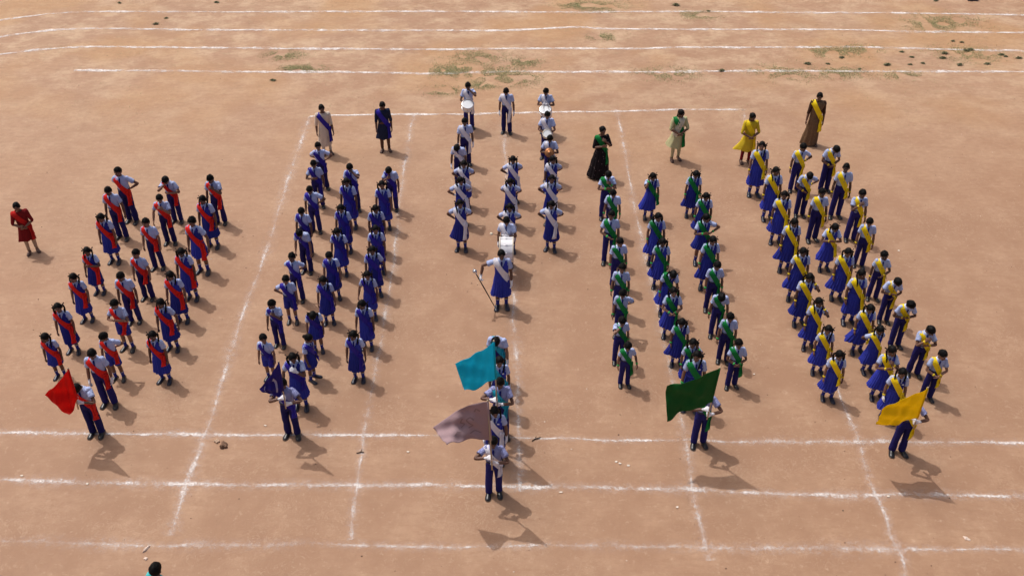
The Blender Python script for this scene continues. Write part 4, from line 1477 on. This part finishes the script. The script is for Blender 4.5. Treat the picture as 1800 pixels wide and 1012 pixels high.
# outfit, right arm, left arm, extras
A = {
    'R1': ('t', 'b', 'h', {}), 'R2': ('t', 'd', 'd', {}), 'R3': ('g', 'd', 'd', {}), 'R4': ('g', 'd', 'm', {}), 'R5': ('g', 'd', 'd', {}), 'R6': ('t', 'd', 'd', {}), 'R7': ('t', 'd', 'd', {}),
    'R8': ('t', 'f', 'm', dict(bow=12, hp=34)), 'R9': ('t', 'd', 'c', dict(hp=30)), 'R10': ('g', 'd', 'd', {}), 'R11': ('t', 'o', 'c', {}), 'R12': ('gs', 'd', 'o', dict(hair='curly')), 'R13': ('t', 'd', 'd', {}),
    'R14': ('g', 'd', 'd', {}), 'R15': ('g', 'd', 'd', {}), 'R16': ('g', 'd', 'o', {}), 'R17': ('g', 'd', 'd', {}), 'R18': ('s', 'm', 'm', {}), 'R19': ('s', 'd', 'b', dict(yaw=-38)), 'R20': ('g', 'd', 'd', dict(wind=-.05)),
    'R21': ('gs', 'd', 'd', {}), 'R22': ('t', 'd', 'd', dict(gloves='RL', hair='boy')),
    'B1': ('t', 'b', 'h', {}), 'B2': ('t', 'm', 'd', {}), 'B3': ('t', 'd', 'h', dict(hp=28)), 'B4': ('t', 'd', 'd', dict(hp=30)), 'B5': ('t', 'd', 'd', dict(bow=24, hp=30, yaw=25)), 'B6': ('t', 'b', 'b', {}), 'B7': ('s', 'h', 'd', {}),
    'B8': ('t', 'd', 'c', dict(yaw=-30)), 'B9': ('s', 'd', 'd', dict(yaw=32, hp=6)), 'B10': ('t', 'd', 'f', dict(hp=30)), 'B11': ('g', 'd', 'd', dict(yaw=18)), 'B12': ('g', 'd', 'd', {}), 'B13': ('g', 'd', 'd', {}),
    'B14': ('g', 'd', 'd', dict(hair='boy')), 'B15': ('g', 'd', 'd', {}), 'B16': ('gs', 'd', 'd', dict(hp=58, bow=8)), 'B17': ('gs', 'd', 'd', dict(face=68, yaw=10, hp=20, hair='bun')), 'B18': ('g', 'o', 'c', dict(gloves='RL')),
    'B20': ('t', 'c', 'd', dict(hp=46, bow=8)), 'B21': ('g', 'd', 'd', dict(hp=4)), 'B22': ('g', 'd', 'd', {}), 'B23': ('g', 'd', 'd', {}), 'B24': ('g', 'd', 'o', {}), 'B25': ('g', 'o', 'd', {}), 'B26': ('g', 'd', 'd', dict(wind=-.03)), 'B27': ('g', 'd', 'd', {}),
    'W1': ('t', 'k', 'f', dict(hp=26)), 'W2': ('t', 'd', 'd', dict(gloves='RL')), 'W3': ('t', 'd', 'd', dict(bow=26, hp=36, gloves='RL', h=1.46)), 'W4': ('g', 'h', 'b', dict(gloves='RL')), 'W5': ('g', 'h', 'b', dict(gloves='RL')),
    'W6': ('g', 'h', 'b', dict(wind=.10)), 'W7': ('t', 'd', 'd', dict(gloves='RL', hp=34)), 'W8': ('g', 'h', 'b', dict(gloves='RL')), 'W9': ('g', 'b', 'b', {}), 'W10': ('g', 'h', 'b', {}), 'W11': ('t', 'd', 'm', dict(gloves='RL', hp=30)),
    'W13': ('t', 'm', 'm', dict(gloves='RL', hp=30)), 'W14': ('t', 'k', 'k', dict(gloves='RL', skin=2)), 'W15': ('t', 'm', 'm', dict(hp=30)), 'W16': ('g', 'd', 'b', dict(gloves='RL', yaw=20, wind=.05)), 'W17': ('g', 'h', 'b', dict(gloves='RL')), 'W18': ('g', 'h', 'b', dict(gloves='RL')),
    'G1': ('t', 'm', 'c', dict(hp=36)), 'G2': ('t', 'd', 'd', dict(hp=30)), 'G3': ('t', 'k', 'd', {}), 'G4': ('t', 'd', 'd', {}), 'G5': ('t', 'd', 'd', {}), 'G6': ('t', 'd', 'b', {}), 'G7': ('t', 'f', 'd', dict(hp=30)), 'G8': ('t', 'd', 'o', dict(hp=26)),
    'G9': ('g', 'e', 'd', dict(wind=.13, hp=26)), 'G10': ('g', 'd', 'd', dict(wind=.09)), 'G11': ('g', 'd', 'd', dict(wind=.09)), 'G12': ('g', 'd', 'd', dict(bow=24, hp=30, wind=.07, lean=8)), 'G13': ('g', 'k', 'k', dict(wind=.1)), 'G14': ('g', 'd', 'd', dict(wind=.12)),
    'G15': ('g', 'd', 'e', dict(wind=.05)), 'G16': ('g', 'd', 'd', dict(wind=.05, gloves='RL', badge=True, yaw=-20)),
    'G18': ('g', 'd', 'd', dict(wind=.08, hp=28)), 'G19': ('g', 'd', 'd', dict(wind=.08)), 'G20': ('gs', 'm', 'a', dict(wind=.07, yaw=18)), 'G21': ('g', 'd', 'd', dict(wind=.08)), 'G22': ('t', 'd', 'd', {}), 'G23': ('t', 'd', 'd', dict(hp=50, bow=14)), 'G24': ('t', 'd', 'd', {}), 'G25': ('t', 'k', 'k', {}),
    'Y1': ('g', 'd', 'd', dict(wind=.05, hp=6)), 'Y2': ('g', 'd', 'd', dict(wind=.07, hp=8)), 'Y3': ('g', 'd', 'd', dict(wind=.05)), 'Y4': ('g', 'd', 'd', dict(wind=.11, yaw=14)), 'Y5': ('g', 'd', 'd', dict(wind=.11)), 'Y6': ('g', 'd', 'e', dict(wind=.10)),
    'Y7': ('g', 'd', 'e', dict(wind=.09, hp=8)), 'Y8': ('g', 'd', 'd', dict(wind=.07, yaw=-18)), 'Y9': ('g', 'd', 'd', dict(wind=.08)),
    'Y10': ('t', 'd', 'h', dict(yaw=15)), 'Y11': ('t', 'k', 'h', dict(bow=14, hp=46)), 'Y12': ('t', 'd', 'd', {}), 'Y13': ('g', 'm', 'm', dict(wind=.10, hp=36)), 'Y14': ('g', 'd', 'd', dict(wind=.09)), 'Y15': ('g', 'd', 'd', dict(wind=.05, yaw=20)), 'Y16': ('g', 'd', 'd', dict(wind=.16)),
    'Y17': ('g', 'b', 'b', dict(wind=.08)), 'Y18': ('g', 'm', 'c', dict(wind=.08, yaw=16)), 'Y19': ('g', 'd', 'd', dict(wind=.06, gloves='R', badge=True)),
    'Y21': ('t', 'k', 'k', dict(bow=14, hp=46, yaw=20)), 'Y22': ('t', 'd', 'd', dict(hp=4)), 'Y23': ('t', 'c', 'd', {}), 'Y24': ('t', 'd', 'd', dict(hp=24)), 'Y25': ('t', 'd', 'k', dict(yaw=15)), 'Y26': ('t', 'm', 'k', dict(bow=18, hp=30, yaw=22)), 'Y27': ('t', 'm', 'm', dict(bow=24, hp=16, yaw=40)),
    'Y28': ('t', 'c', 'm', dict(hp=40, yaw=25)), 'Y29': ('t', 'k', 'k', dict(yaw=20)),
}
WEAR = {'t': 'trousers', 's': 'shorts', 'g': 'pinafore', 'gs': 'short pinafore'}
DOES = {('b', 'h'): 'one hand on hip', ('d', 'h'): 'hand on hip', ('h', 'd'): 'hand on hip', ('h', 'b'): 'elbow out', ('d', 'c'): 'hand at chest', ('o', 'c'): 'hand at chest', ('c', 'd'): 'hand at chest',
        ('f', 'm'): 'hand to face', ('f', 'd'): 'hand to face', ('d', 'f'): 'hand to face', ('d', 'e'): 'hand to head', ('e', 'd'): 'hand to head', ('b', 'b'): 'hands behind back', ('k', 'k'): 'hands clasped', ('m', 'm'): 'arms folded', ('k', 'f'): 'hand to face'}
MADE = {}
for (colour, side), ids in FILES.items():
    ids = ids.split()
    for k, pid in enumerate(ids):
        x, y, h = PEOPLE[pid]
        of, ar, al, ex = A[pid]
        ex = dict(ex)
        h = ex.pop('h', h)
        ordn = 'rearmost' if k == len(ids) - 1 else WORDS[k]
        act = DOES.get((ar, al), '')
        if ex.get('bow', 0) > 11:
            act = 'bending forward'
        if pid == 'B17':
            act = 'turned sideways'
        lab = f"person in {WEAR[of]} and {colour} sash" + (f", {act}" if act else '') + f", {ordn}, {side} {colour} file"
        if 'wind' not in ex:
            ex['wind'] = .02
        MADE[pid] = person(x, y, h, of, (ar, al), colour, lab, group=f'{colour} sash contingent', band=colour if colour in ('green', 'yellow') else None, **ex)

# ------------------------------------------------------------------ flags and their bearers
POLE = simple('pale_bamboo_pole', (.42, .33, .22), .6)
FLAGM = {
    'red': cloth('red_flag_cloth', (.78, .014, .012), rough=.6, var=.04, bump=.25, trans=.40),
    'navy': cloth('navy_flag_cloth', (.022, .014, .190), rough=.6, var=.04, bump=.25, trans=.15),
    'turquoise': cloth('turquoise_flag_cloth', (.02, .64, .82), rough=.6, var=.04, bump=.25, trans=.50),
    'white': cloth('off_white_flag_cloth', (.36, .25, .265), rough=.8, var=.03, bump=.25, trans=.05),
    'green': cloth('green_flag_cloth', (.010, .110, .022), rough=.6, var=.04, bump=.25, trans=.2),
    'yellow': cloth('yellow_flag_cloth', (.95, .72, .012), rough=.6, var=.03, bump=.25, trans=.50),
}


def catenary(P00, P10, P01, P11, amp, ph, sag):
    """cloth point for u (0 pole .. 1 fly), v (0 top .. 1 bottom)"""
    def f(u, v):
        p = (1 - u) * ((1 - v) * P00 + v * P01) + u * ((1 - v) * P10 + v * P11)
        ex = (1 - u) * (P01 - P00) + u * (P11 - P10)
        ey = (1 - v) * (P10 - P00) + v * (P11 - P01)
        n = np.cross(ey, ex)
        n = n / (np.linalg.norm(n) + 1e-9)
        w = math.sin(u * 7.0 + v * 2.6 + ph) * .6 + math.sin(u * 11 - v * 4.5 + ph * 1.7) * .28 + math.sin(v * 8 + u * 3 + ph) * .22 * u
        p = p + n * amp * w * (u ** .7) * (1 + .3 * v)
        p = p + n * .016 * (math.sin((v * 1.0 + u * .75) * 13 + ph) + .6 * math.sin((v * .5 - u * 1.1) * 17 + ph * 2)) * min(1, u * 3)
        p = p + np.array([0, 0, -sag * math.sin(math.pi * u) * (1 - .3 * v)])
        p = p + np.array([0, 0, .018 * math.sin(u * 9 + ph) * u])
        return p
    return f


def flag(colour, base, bottom, tip, hoist_low, fly_top, fly_low, label, amp=.05, ph=0.0, sag=.06, extra=None):
    b = np.array(base + (0,), float)
    root = bpy.data.objects.new('flag', None)
    COL.objects.link(root)
    bot, tp = np.array(bottom, float), np.array(tip, float)
    root.location = b + bot
    tag(root, label, 'flag', 'flags held in front of the contingents')
    o = np.array(bot)
    g = Geo()
    ax = (tp - bot) / np.linalg.norm(tp - bot)
    g.tube([bot - o, (bot + tp) / 2 - o, tp - o], [.014, .013, .011], 10, up=(1, 0, 0))
    g.ball(tp - o + ax * .008, (.017, .017, .017), 10, 8)
    link('pole', g.mesh('pole'), root, [POLE])
    f = catenary(tp - o - ax * .01, np.array(fly_top) - o, np.array(hoist_low) - o, np.array(fly_low) - o, amp, ph, sag)
    nu, nv = 44, 30
    g = Geo()
    rings = [[f(i / nu, j / nv) for j in range(nv + 1)] for i in range(nu + 1)]
    g.loft(rings, False, False, closed=False)
    c = link('flag_cloth', g.mesh('flag_cloth'), root, [FLAGM[colour]])
    so = c.modifiers.new('thickness', 'SOLIDIFY')
    so.thickness = .002
    # the sleeve round the pole
    g = Geo()
    hl = np.array(hoist_low) - o
    g.tube([tp - o - ax * .01, (tp - o + hl) / 2, hl], [.017, .018, .017], 10, up=(1, 0, 0))
    link('pole_sleeve', g.mesh('pole_sleeve'), c, [FLAGM[colour]])
    if extra:
        extra(f, c)
    return root


def print_strip(f, parent, path, w, mat, name, lift=.006):
    """a printed mark following the cloth (both ways in u,v)"""
    g = Geo()
    rings = []
    for k, (u, v) in enumerate(path):
        a, b = path[max(k - 1, 0)], path[min(k + 1, len(path) - 1)]
        d = np.array([b[0] - a[0], b[1] - a[1]])
        d = d / (np.linalg.norm(d) + 1e-9)
        row = []
        for q in (-1, -.33, .33, 1):
            uu, vv = u - d[1] * w * q, v + d[0] * w * q
            p, pu, pv = f(uu, vv), f(uu + .01, vv), f(uu, vv + .01)
            n = np.cross(pu - p, pv - p)
            n = n / (np.linalg.norm(n) + 1e-9)
            if n[1] > 0:
                n = -n
            row.append(p + n * lift)
        rings.append(row)
    g.loft(rings, False, False, closed=False)
    return link(name, g.mesh(name), parent, [mat])


def navy_emblem(f, c):
    m = simple('lilac_print', (.30, .28, .45), .8)
    cu, cv, r = .66, .46, .34
    print_strip(f, c, [(cu - r * math.cos(a) * .9, cv + r * math.sin(a) * 1.1) for a in np.linspace(-.75, 1.05, 14)], .052, m, 'emblem_band')
    print_strip(f, c, [(.80, .14), (.86, .20), (.90, .30)], .02, m, 'emblem_band')


def white_print(f, c):
    m = cloth('faded_print_cloth', (.27, .185, .19), var=.02)
    for pts in ([(.30, .42), (.36, .34), (.44, .40), (.40, .52), (.34, .60), (.44, .66)], [(.50, .30), (.56, .40), (.50, .52), (.58, .58)], [(.20, .80), (.32, .76), (.44, .82)], [(.16, .22), (.22, .14), (.26, .22)], [(.60, .70), (.68, .64), (.74, .72)]):
        print_strip(f, c, smooth_path(pts, .03), .016, m, 'faded_print', .004)


BEAR = {
    'R23': ('t', 'red', 'red', (-.05, -.24, .90), (.18, -.46, 2.12), (.07, -.345, 1.26), (-.43, -.44, 1.48), (-.20, -.38, .83), dict(ph=.8, amp=.065, sag=.05), dict(bow=8, hp=46, yaw=-12, curl=(80, 80))),
    'B28': ('t', 'navy', 'blue', (.04, -.24, .95), (.11, -.35, 2.22), (.075, -.295, 1.46), (-.34, -.36, 1.58), (-.10, -.36, 1.34), dict(ph=2.0, amp=.05, sag=.05, extra=navy_emblem), dict(hp=14, curl=(80, 80))),
    'W22': ('t', 'turquoise', 'turquoise', (-.06, -.26, .98), (-.10, -.42, 2.78), (-.075, -.335, 1.80), (-.79, -.50, 2.33), (-.64, -.45, 1.60), dict(ph=.3, amp=.06, sag=.05), dict(hp=14, curl=(80, 80))),
    'W24': ('t', 'white', 'white', (-.02, -.25, .92), (-.07, -.33, 2.67), (-.03, -.27, 1.68), (-1.01, -.20, 1.90), (-.76, -.66, 1.92), dict(ph=5.2, amp=.05, sag=-.15, extra=white_print), dict(hp=14, curl=(80, 80))),
    'G17': ('t', 'green', 'green', (.01, -.28, .95), (.04, -.42, 2.36), (.02, -.345, 1.46), (-.87, -.50, 1.97), (-.82, -.52, 1.20), dict(ph=4.4, amp=.07, sag=.03), dict(hp=10, curl=(80, 80))),
    'Y20': ('t', 'yellow', 'yellow', (.02, -.24, .88), (-.18, -.57, 2.22), (-.05, -.37, 1.28), (-.86, -.56, 1.74), (-.76, -.43, 1.12), dict(ph=1.2, amp=.065, sag=.04), dict(hp=20, curl=(80, 80))),
}
PEOPLE['W22'] = (-.22, 13.15, 1.55)
for pid, (of, fc, sash, bot, tip, hl, ft, fl, fk, ex) in BEAR.items():
    x, y, h = PEOPLE[pid]
    hs = HS(h)
    sc = h / (1.24 + .21 * hs + .012)
    bot_, tip_ = np.array(bot), np.array(tip)
    ax = tip_ - bot_

    def on_pole(z):
        return bot_ + ax * ((z - bot_[2]) / ax[2])
    gr, gl = on_pole(1.19) / sc, on_pole(1.05) / sc
    # wrists a hand's length short of the pole
    aR = gr + np.array([-.085, .035, 0])
    aL = gl + np.array([.080, .040, 0])
    where = {'R23': 'red', 'B28': 'blue', 'W22': 'white', 'W24': 'white', 'G17': 'green', 'Y20': 'yellow'}[pid]
    fname = {'navy': 'dark blue', 'white': 'off-white'}.get(fc, fc)
    MADE[pid] = person(x, y, h, of, (tuple(aR), tuple(aL)), sash, f'person in checked shirt holding up the {fname} flag in white gloves', group='flag bearers', gloves='RL', face=0, shirt=SHIRT_P if pid != 'R23' else None, skin=1, roll=0, **ex)
    flag(fc, (x, y), bot, tip, hl, ft, fl, f'{fname} cloth flag on a thin pole held by a bearer', **fk)

# the two who stand between the white-column flags, and the one behind
for pid, of, ar, al, sash, ex, lab in (
        ('W23', 'g', 'd', 'd', 'white', dict(gloves='RL', badge=True, h=1.47), 'person in pinafore, white sash and badge directly behind the off-white flag bearer'),
        ('W21', 'g', 'd', 'd', 'turquoise', dict(gloves='RL', badge=True, hp=10), 'person in pinafore mostly hidden behind the turquoise flag'),
        ('W20', 't', 'd', 'd', 'turquoise', dict(gloves='RL', bow=24, hp=50, h=1.50), 'person bowing deeply behind the turquoise flag')):
    x, y, h = PEOPLE[pid]
    ex = dict(ex)
    h = ex.pop('h', h)
    MADE[pid] = person(x, y, h, of, (ar, al), sash, lab, group='centre flag column', **ex)

# ------------------------------------------------------------------ the band: mace, drums, cymbals
x, y, h = PEOPLE['W12']
hsc = h / (1.24 + .21 * HS(h) + .012)
grip = np.array([-.52, -.14, .93])
MADE['W12'] = person(x, y, h, 'g', (tuple(grip / hsc + np.array([.05, .05, .02])), 'd'), 'white', 'person in pinafore and white sash holding out a long mace', gloves='RL', hp=14, yaw=6, face=0, curl=(75, 12), hair='tail', skin=1, tail=False, wind=.04)
STEEL = simple('bright_steel', (.72, .72, .74), .25, 1.0)
BLACKW = simple('black_lacquer', (.012, .010, .010), .3)
root = bpy.data.objects.new('mace', None)
COL.objects.link(root)
foot = np.array([x - .14, y - .08, .0])
top_ = np.array([x + grip[0], y + grip[1], grip[2]])
ax = top_ - foot
Ln = np.linalg.norm(ax)
ax = ax / Ln
root.location = foot
tag(root, 'long black mace with a bright steel head, held out at an angle', 'mace')
g = Geo()
g.tube([ax * .05, ax * .6, ax * (Ln + .14)], [.010, .013, .014], 10, up=(1, 0, 0))
link('shaft', g.mesh('shaft'), root, [BLACKW])
g = Geo()
g.tube([ax * 0, ax * .02, ax * .10], [.005, .011, .013], 10, up=(1, 0, 0))
link('ferrule', g.mesh('ferrule'), root, [STEEL])
g = Geo()
c_ = ax * (Ln + .20)
g.ball(c_, (.052, .052, .052), 16, 12)
g.tube([ax * (Ln + .12), ax * (Ln + .15)], [.022, .030], 12, up=(1, 0, 0))
g.tube([c_ + ax * .045, c_ + ax * .085], [.018, .006], 10, up=(1, 0, 0))
link('mace_head', g.mesh('mace_head'), root, [STEEL])

DRUMW = simple('white_drum_shell', (.78, .78, .80), .3)
SKINH = simple('drum_skin', (.72, .74, .76), .5, var=.06)
CREAM = simple('cream_hoop', (.66, .58, .46), .5)


def drum(name, loc, rot, r, depth, label, hoop=None, rods=10, shellm=None):
    root = bpy.data.objects.new(name, None)
    COL.objects.link(root)
    root.location = loc
    root.rotation_euler = rot
    tag(root, label, 'drum')
    n = 32
    th = np.linspace(0, 2 * np.pi, n, endpoint=False)
    circ = lambda rr, z: np.stack([np.cos(th) * rr, np.sin(th) * rr, np.full(n, z)], 1)
    g = Geo()
    g.loft([circ(r, -depth / 2), circ(r, depth / 2)], False, False)
    link('shell', g.mesh('shell'), root, [shellm or DRUMW])
    for s in (-1, 1):
        g = Geo()
        g.loft([circ(r * .985, s * (depth / 2 + .004)), circ(r * .5, s * (depth / 2 + .006))], False, True)
        link('drum_head', g.mesh('drum_head'), root, [SKINH])
        g = Geo()
        a, b = sorted((s * (depth / 2 - .012), s * (depth / 2 + .018)))
        g.loft([circ(r + .002, a), circ(r + .012, a), circ(r + .012, b), circ(r - .006, b)], False, False)
        link('hoop', g.mesh('hoop'), root, [hoop or STEEL])
    for k in range(rods):
        a = 2 * math.pi * k / rods
        g = Geo()
        px, py = math.cos(a) * (r + .012), math.sin(a) * (r + .012)
        g.tube([(px, py, -depth / 2), (px, py, depth / 2)], [.004, .004], 6)
        g.box((px - .008, py - .008, -.02), (px + .008, py + .008, .02))
        link('tension_rod', g.mesh('tension_rod'), root, [STEEL])
    return root


def stick(a, b, label, head=None, name='drumstick'):
    root = bpy.data.objects.new(name, None)
    COL.objects.link(root)
    root.location = a
    tag(root, label, 'drumstick')
    d = np.array(b) - np.array(a)
    g = Geo()
    g.tube([(0, 0, 0), d * .6, d], [.008, .007, .006], 8, up=(1, 0, 0))
    link('shaft', g.mesh('shaft'), root, [simple('stick_wood', (.16, .085, .04), .5)])
    g = Geo()
    g.ball(d, (head or .010,) * 3, 12, 9)
    link('tip', g.mesh('tip'), root, [simple('felt_tip', (.75, .66, .50), .9)])


def hand_at(pid, n):
    root, B, sc, sk, i = MADE[pid]
    return to_world(root, B, sc, B[3]['fing' + n])


x, y, h = PEOPLE['W11']
drum('bass_drum', (x + .0, y - .46, .80), (0, R(90), 0), .29, .30, 'large white bass drum carried in front at waist height', CREAM, 10)
p = hand_at('W11', 'L')
stick(p + np.array([.05, .02, -.01]), p + np.array([-.30, -.04, .10]), 'felt-tipped bass drum beater pointing left', .036, 'drum_beater')
x, y, h = PEOPLE['W1']
drum('snare_drum', (x - .02, y - .30, .86), (R(24), R(6), 0), .165, .15, 'round snare drum hanging at the waist of the rearmost left drummer', STEEL, 8)
p = hand_at('W1', 'R')
stick(p + np.array([-.03, .04, .02]), p + np.array([.10, -.12, -.03]), 'thin drumstick resting on the left snare drum')
x, y, h = PEOPLE['W13']
drum('snare_drum', (x - .02, y - .30, .84), (R(24), R(-4), 0), .165, .15, 'round snare drum at the waist of the rearmost right drummer', STEEL, 8)
for n, lab in (('R', 'thin drumstick in the right hand above the right snare drum'), ('L', 'thin drumstick in the left hand above the right snare drum')):
    p = hand_at('W13', n)
    stick(p + np.array([0, .05, .02]), p + np.array([.05 * (1 if n == 'R' else -1), -.17, -.03]), lab)
x, y, h = PEOPLE['W14']
drum('hand_drum', (x, y - .27, .90), (R(38), 0, 0), .12, .06, 'small white hand drum held low in both gloved hands', CREAM, 6)


def cymbal(loc, rot, r, label):
    n = 30
    th = np.linspace(0, 2 * np.pi, n, endpoint=False)
    circ = lambda rr, z: np.stack([np.cos(th) * rr, np.sin(th) * rr, np.full(n, z)], 1)
    root = bpy.data.objects.new('cymbal', None)
    COL.objects.link(root)
    root.location, root.rotation_euler = loc, rot
    tag(root, label, 'cymbal')
    g = Geo()
    g.loft([circ(r, 0), circ(r * .6, .010), circ(r * .34, .016), circ(r * .24, .032), circ(r * .05, .040)], False, True)
    o = link('bronze_disc', g.mesh('bronze_disc'), root, [simple('worn_bronze', (.36, .15, .055), .45, .6)])
    so = o.modifiers.new('thickness', 'SOLIDIFY')
    so.thickness = .003
    g = Geo()
    g.tube([(0, 0, .03), (0, 0, .07)], [.016, .010], 8, up=(1, 0, 0))
    link('strap_knot', g.mesh('strap_knot'), root, [simple('pale_leather', (.55, .42, .28), .8)])


x, y, h = PEOPLE['W15']
cymbal((x - .02, y - .29, 1.02), (R(52), 0, 0), .13, 'brown bronze cymbal held flat in front of the belly')

# ------------------------------------------------------------------ teachers beside the contingents


def teacher(pid, kind, main, leg, sash, label, hair='tail', arms=('d', 'd'), wind=.03, pattern=None, extra=None, **kw):
    x, y, h = PEOPLE[pid]
    root, B, sc, sk, i = person(x, y, h, kind, arms, None, label, hair, group=None, **kw)
    if kind == 'kurta':
        k = worn(P_KURTA_TOP, 'kurta', root, [main], B, .006, i)
        ps, hem = (P_KURTA_LONG, .30) if extra == 'long' else (P_KURTA_SKIRT, .40)
        worn(ps, 'kurta_skirt', k, [main], B, .008, i, blown(ps, .82, hem, wind, i))
        worn(P_LEGGINGS, 'leggings', root, [leg], B, .004, i)
    elif kind == 'gown':
        k = worn(P_KURTA_TOP, 'gown', root, [main], B, .008, i)
        worn(P_GOWN_SKIRT, 'gown_skirt', k, [main], B, .012, i, blown(P_GOWN_SKIRT, .90, .045, wind, i))
    else:
        k = worn(P_KURTA_TOP, 'blouse', root, [leg], B, .004, i)
        worn(P_SARI_SKIRT, 'sari_skirt', root, [main], B, .010, i, blown(P_SARI_SKIRT, .90, .035, wind, i))
        worn(P_PALLU, 'pallu', root, [main], B, .006, i)
    for n in 'RL':
        worn(P_SANDAL[n], 'sandal', root, [SANDAL], B)
    so = worn(P_SASH_K, 'sash', root, [sash], B, .004, i)
    V = P_TAIL_D.V.copy()
    worn(P_TAIL_D, 'sash_tail', so, [sash], B, .006, i, V)
    if extra == 'stole':
        worn(P_STOLE, 'stole', root, [cloth('cream_stole', (.62, .58, .44), var=.05)], B, .006, i)
    return root


teacher('TR', 'kurta', cloth('maroon_kurta_cloth', (.200, .012, .014), var=.05), cloth('beige_legging', (.50, .36, .24), var=.05), cloth('scarlet_scarf', (.50, .018, .016), var=.05), 'person in maroon tunic and red scarf standing alone at far left', hair='bun', arms=('k', 'k'), face=25, skin=0)
teacher('TB1', 'kurta', cloth('cream_print_kurta', (.68, .58, .47), var=.05, pattern=(26.0, (.36, .20, .13), .14)), cloth('cream_legging', (.70, .64, .55), var=.05), SASHM['blue'], 'person in patterned cream tunic with blue sash behind blue group', arms=('d', 'd'), face=15, extra='long', skin=1, yaw=12)
teacher('TB2', 'kurta', cloth('dark_navy_kurta', (.018, .024, .055), var=.05), cloth('skin_legging', (.14, .07, .045), var=.05), SASHM['blue'], 'person in dark navy tunic with blue sash behind blue group', arms=('d', 'd'), face=8, skin=1, yaw=14)
teacher('TG1', 'gown', cloth('black_print_gown', (.014, .011, .013), var=.05, pattern=(17.0, (.30, .22, .22), .13)), None, SASHM['green'], 'person in long black patterned gown with green scarf', hair='bun', arms=('m', 'c'), face=14, wind=.08, skin=0, yaw=15, hp=6)
teacher('TG2', 'kurta', cloth('pale_green_kurta', (.50, .48, .26), var=.05), cloth('pale_green_legging', (.50, .47, .28), var=.05), SASHM['green'], 'person in pale green tunic, green sash and cream stole', arms=('k', 'k'), face=6, wind=.13, extra='stole', skin=1)
teacher('TY1', 'kurta', cloth('yellow_kurta_cloth', (.66, .48, .030), var=.05), cloth('crimson_legging', (.20, .012, .022), var=.05), SASHM['yellow'], 'person in yellow tunic, red leggings and yellow sash', arms=('k', 'k'), face=4, wind=.16, skin=1, yaw=10)
teacher('TY2', 'sari', cloth('brown_sari_silk', (.150, .090, .050), rough=.6, var=.05, pattern=(30.0, (.28, .19, .11), .15)), cloth('dark_brown_blouse', (.06, .03, .02), var=.05), SASHM['yellow'], 'person in brown sari with yellow sash at the far right rear', hair='bun', arms=('d', 'd'), face=-6, wind=.09, skin=1)

# the passer-by whose head shows at the bottom edge
person(-5.40, 8.87, 1.66, 't', ('d', 'd'), None, 'person in turquoise shirt, only the black-haired head showing at bottom edge', hair='boy', hp=10, yaw=20, face=150, shirt=SASHM['turquoise shirt'])
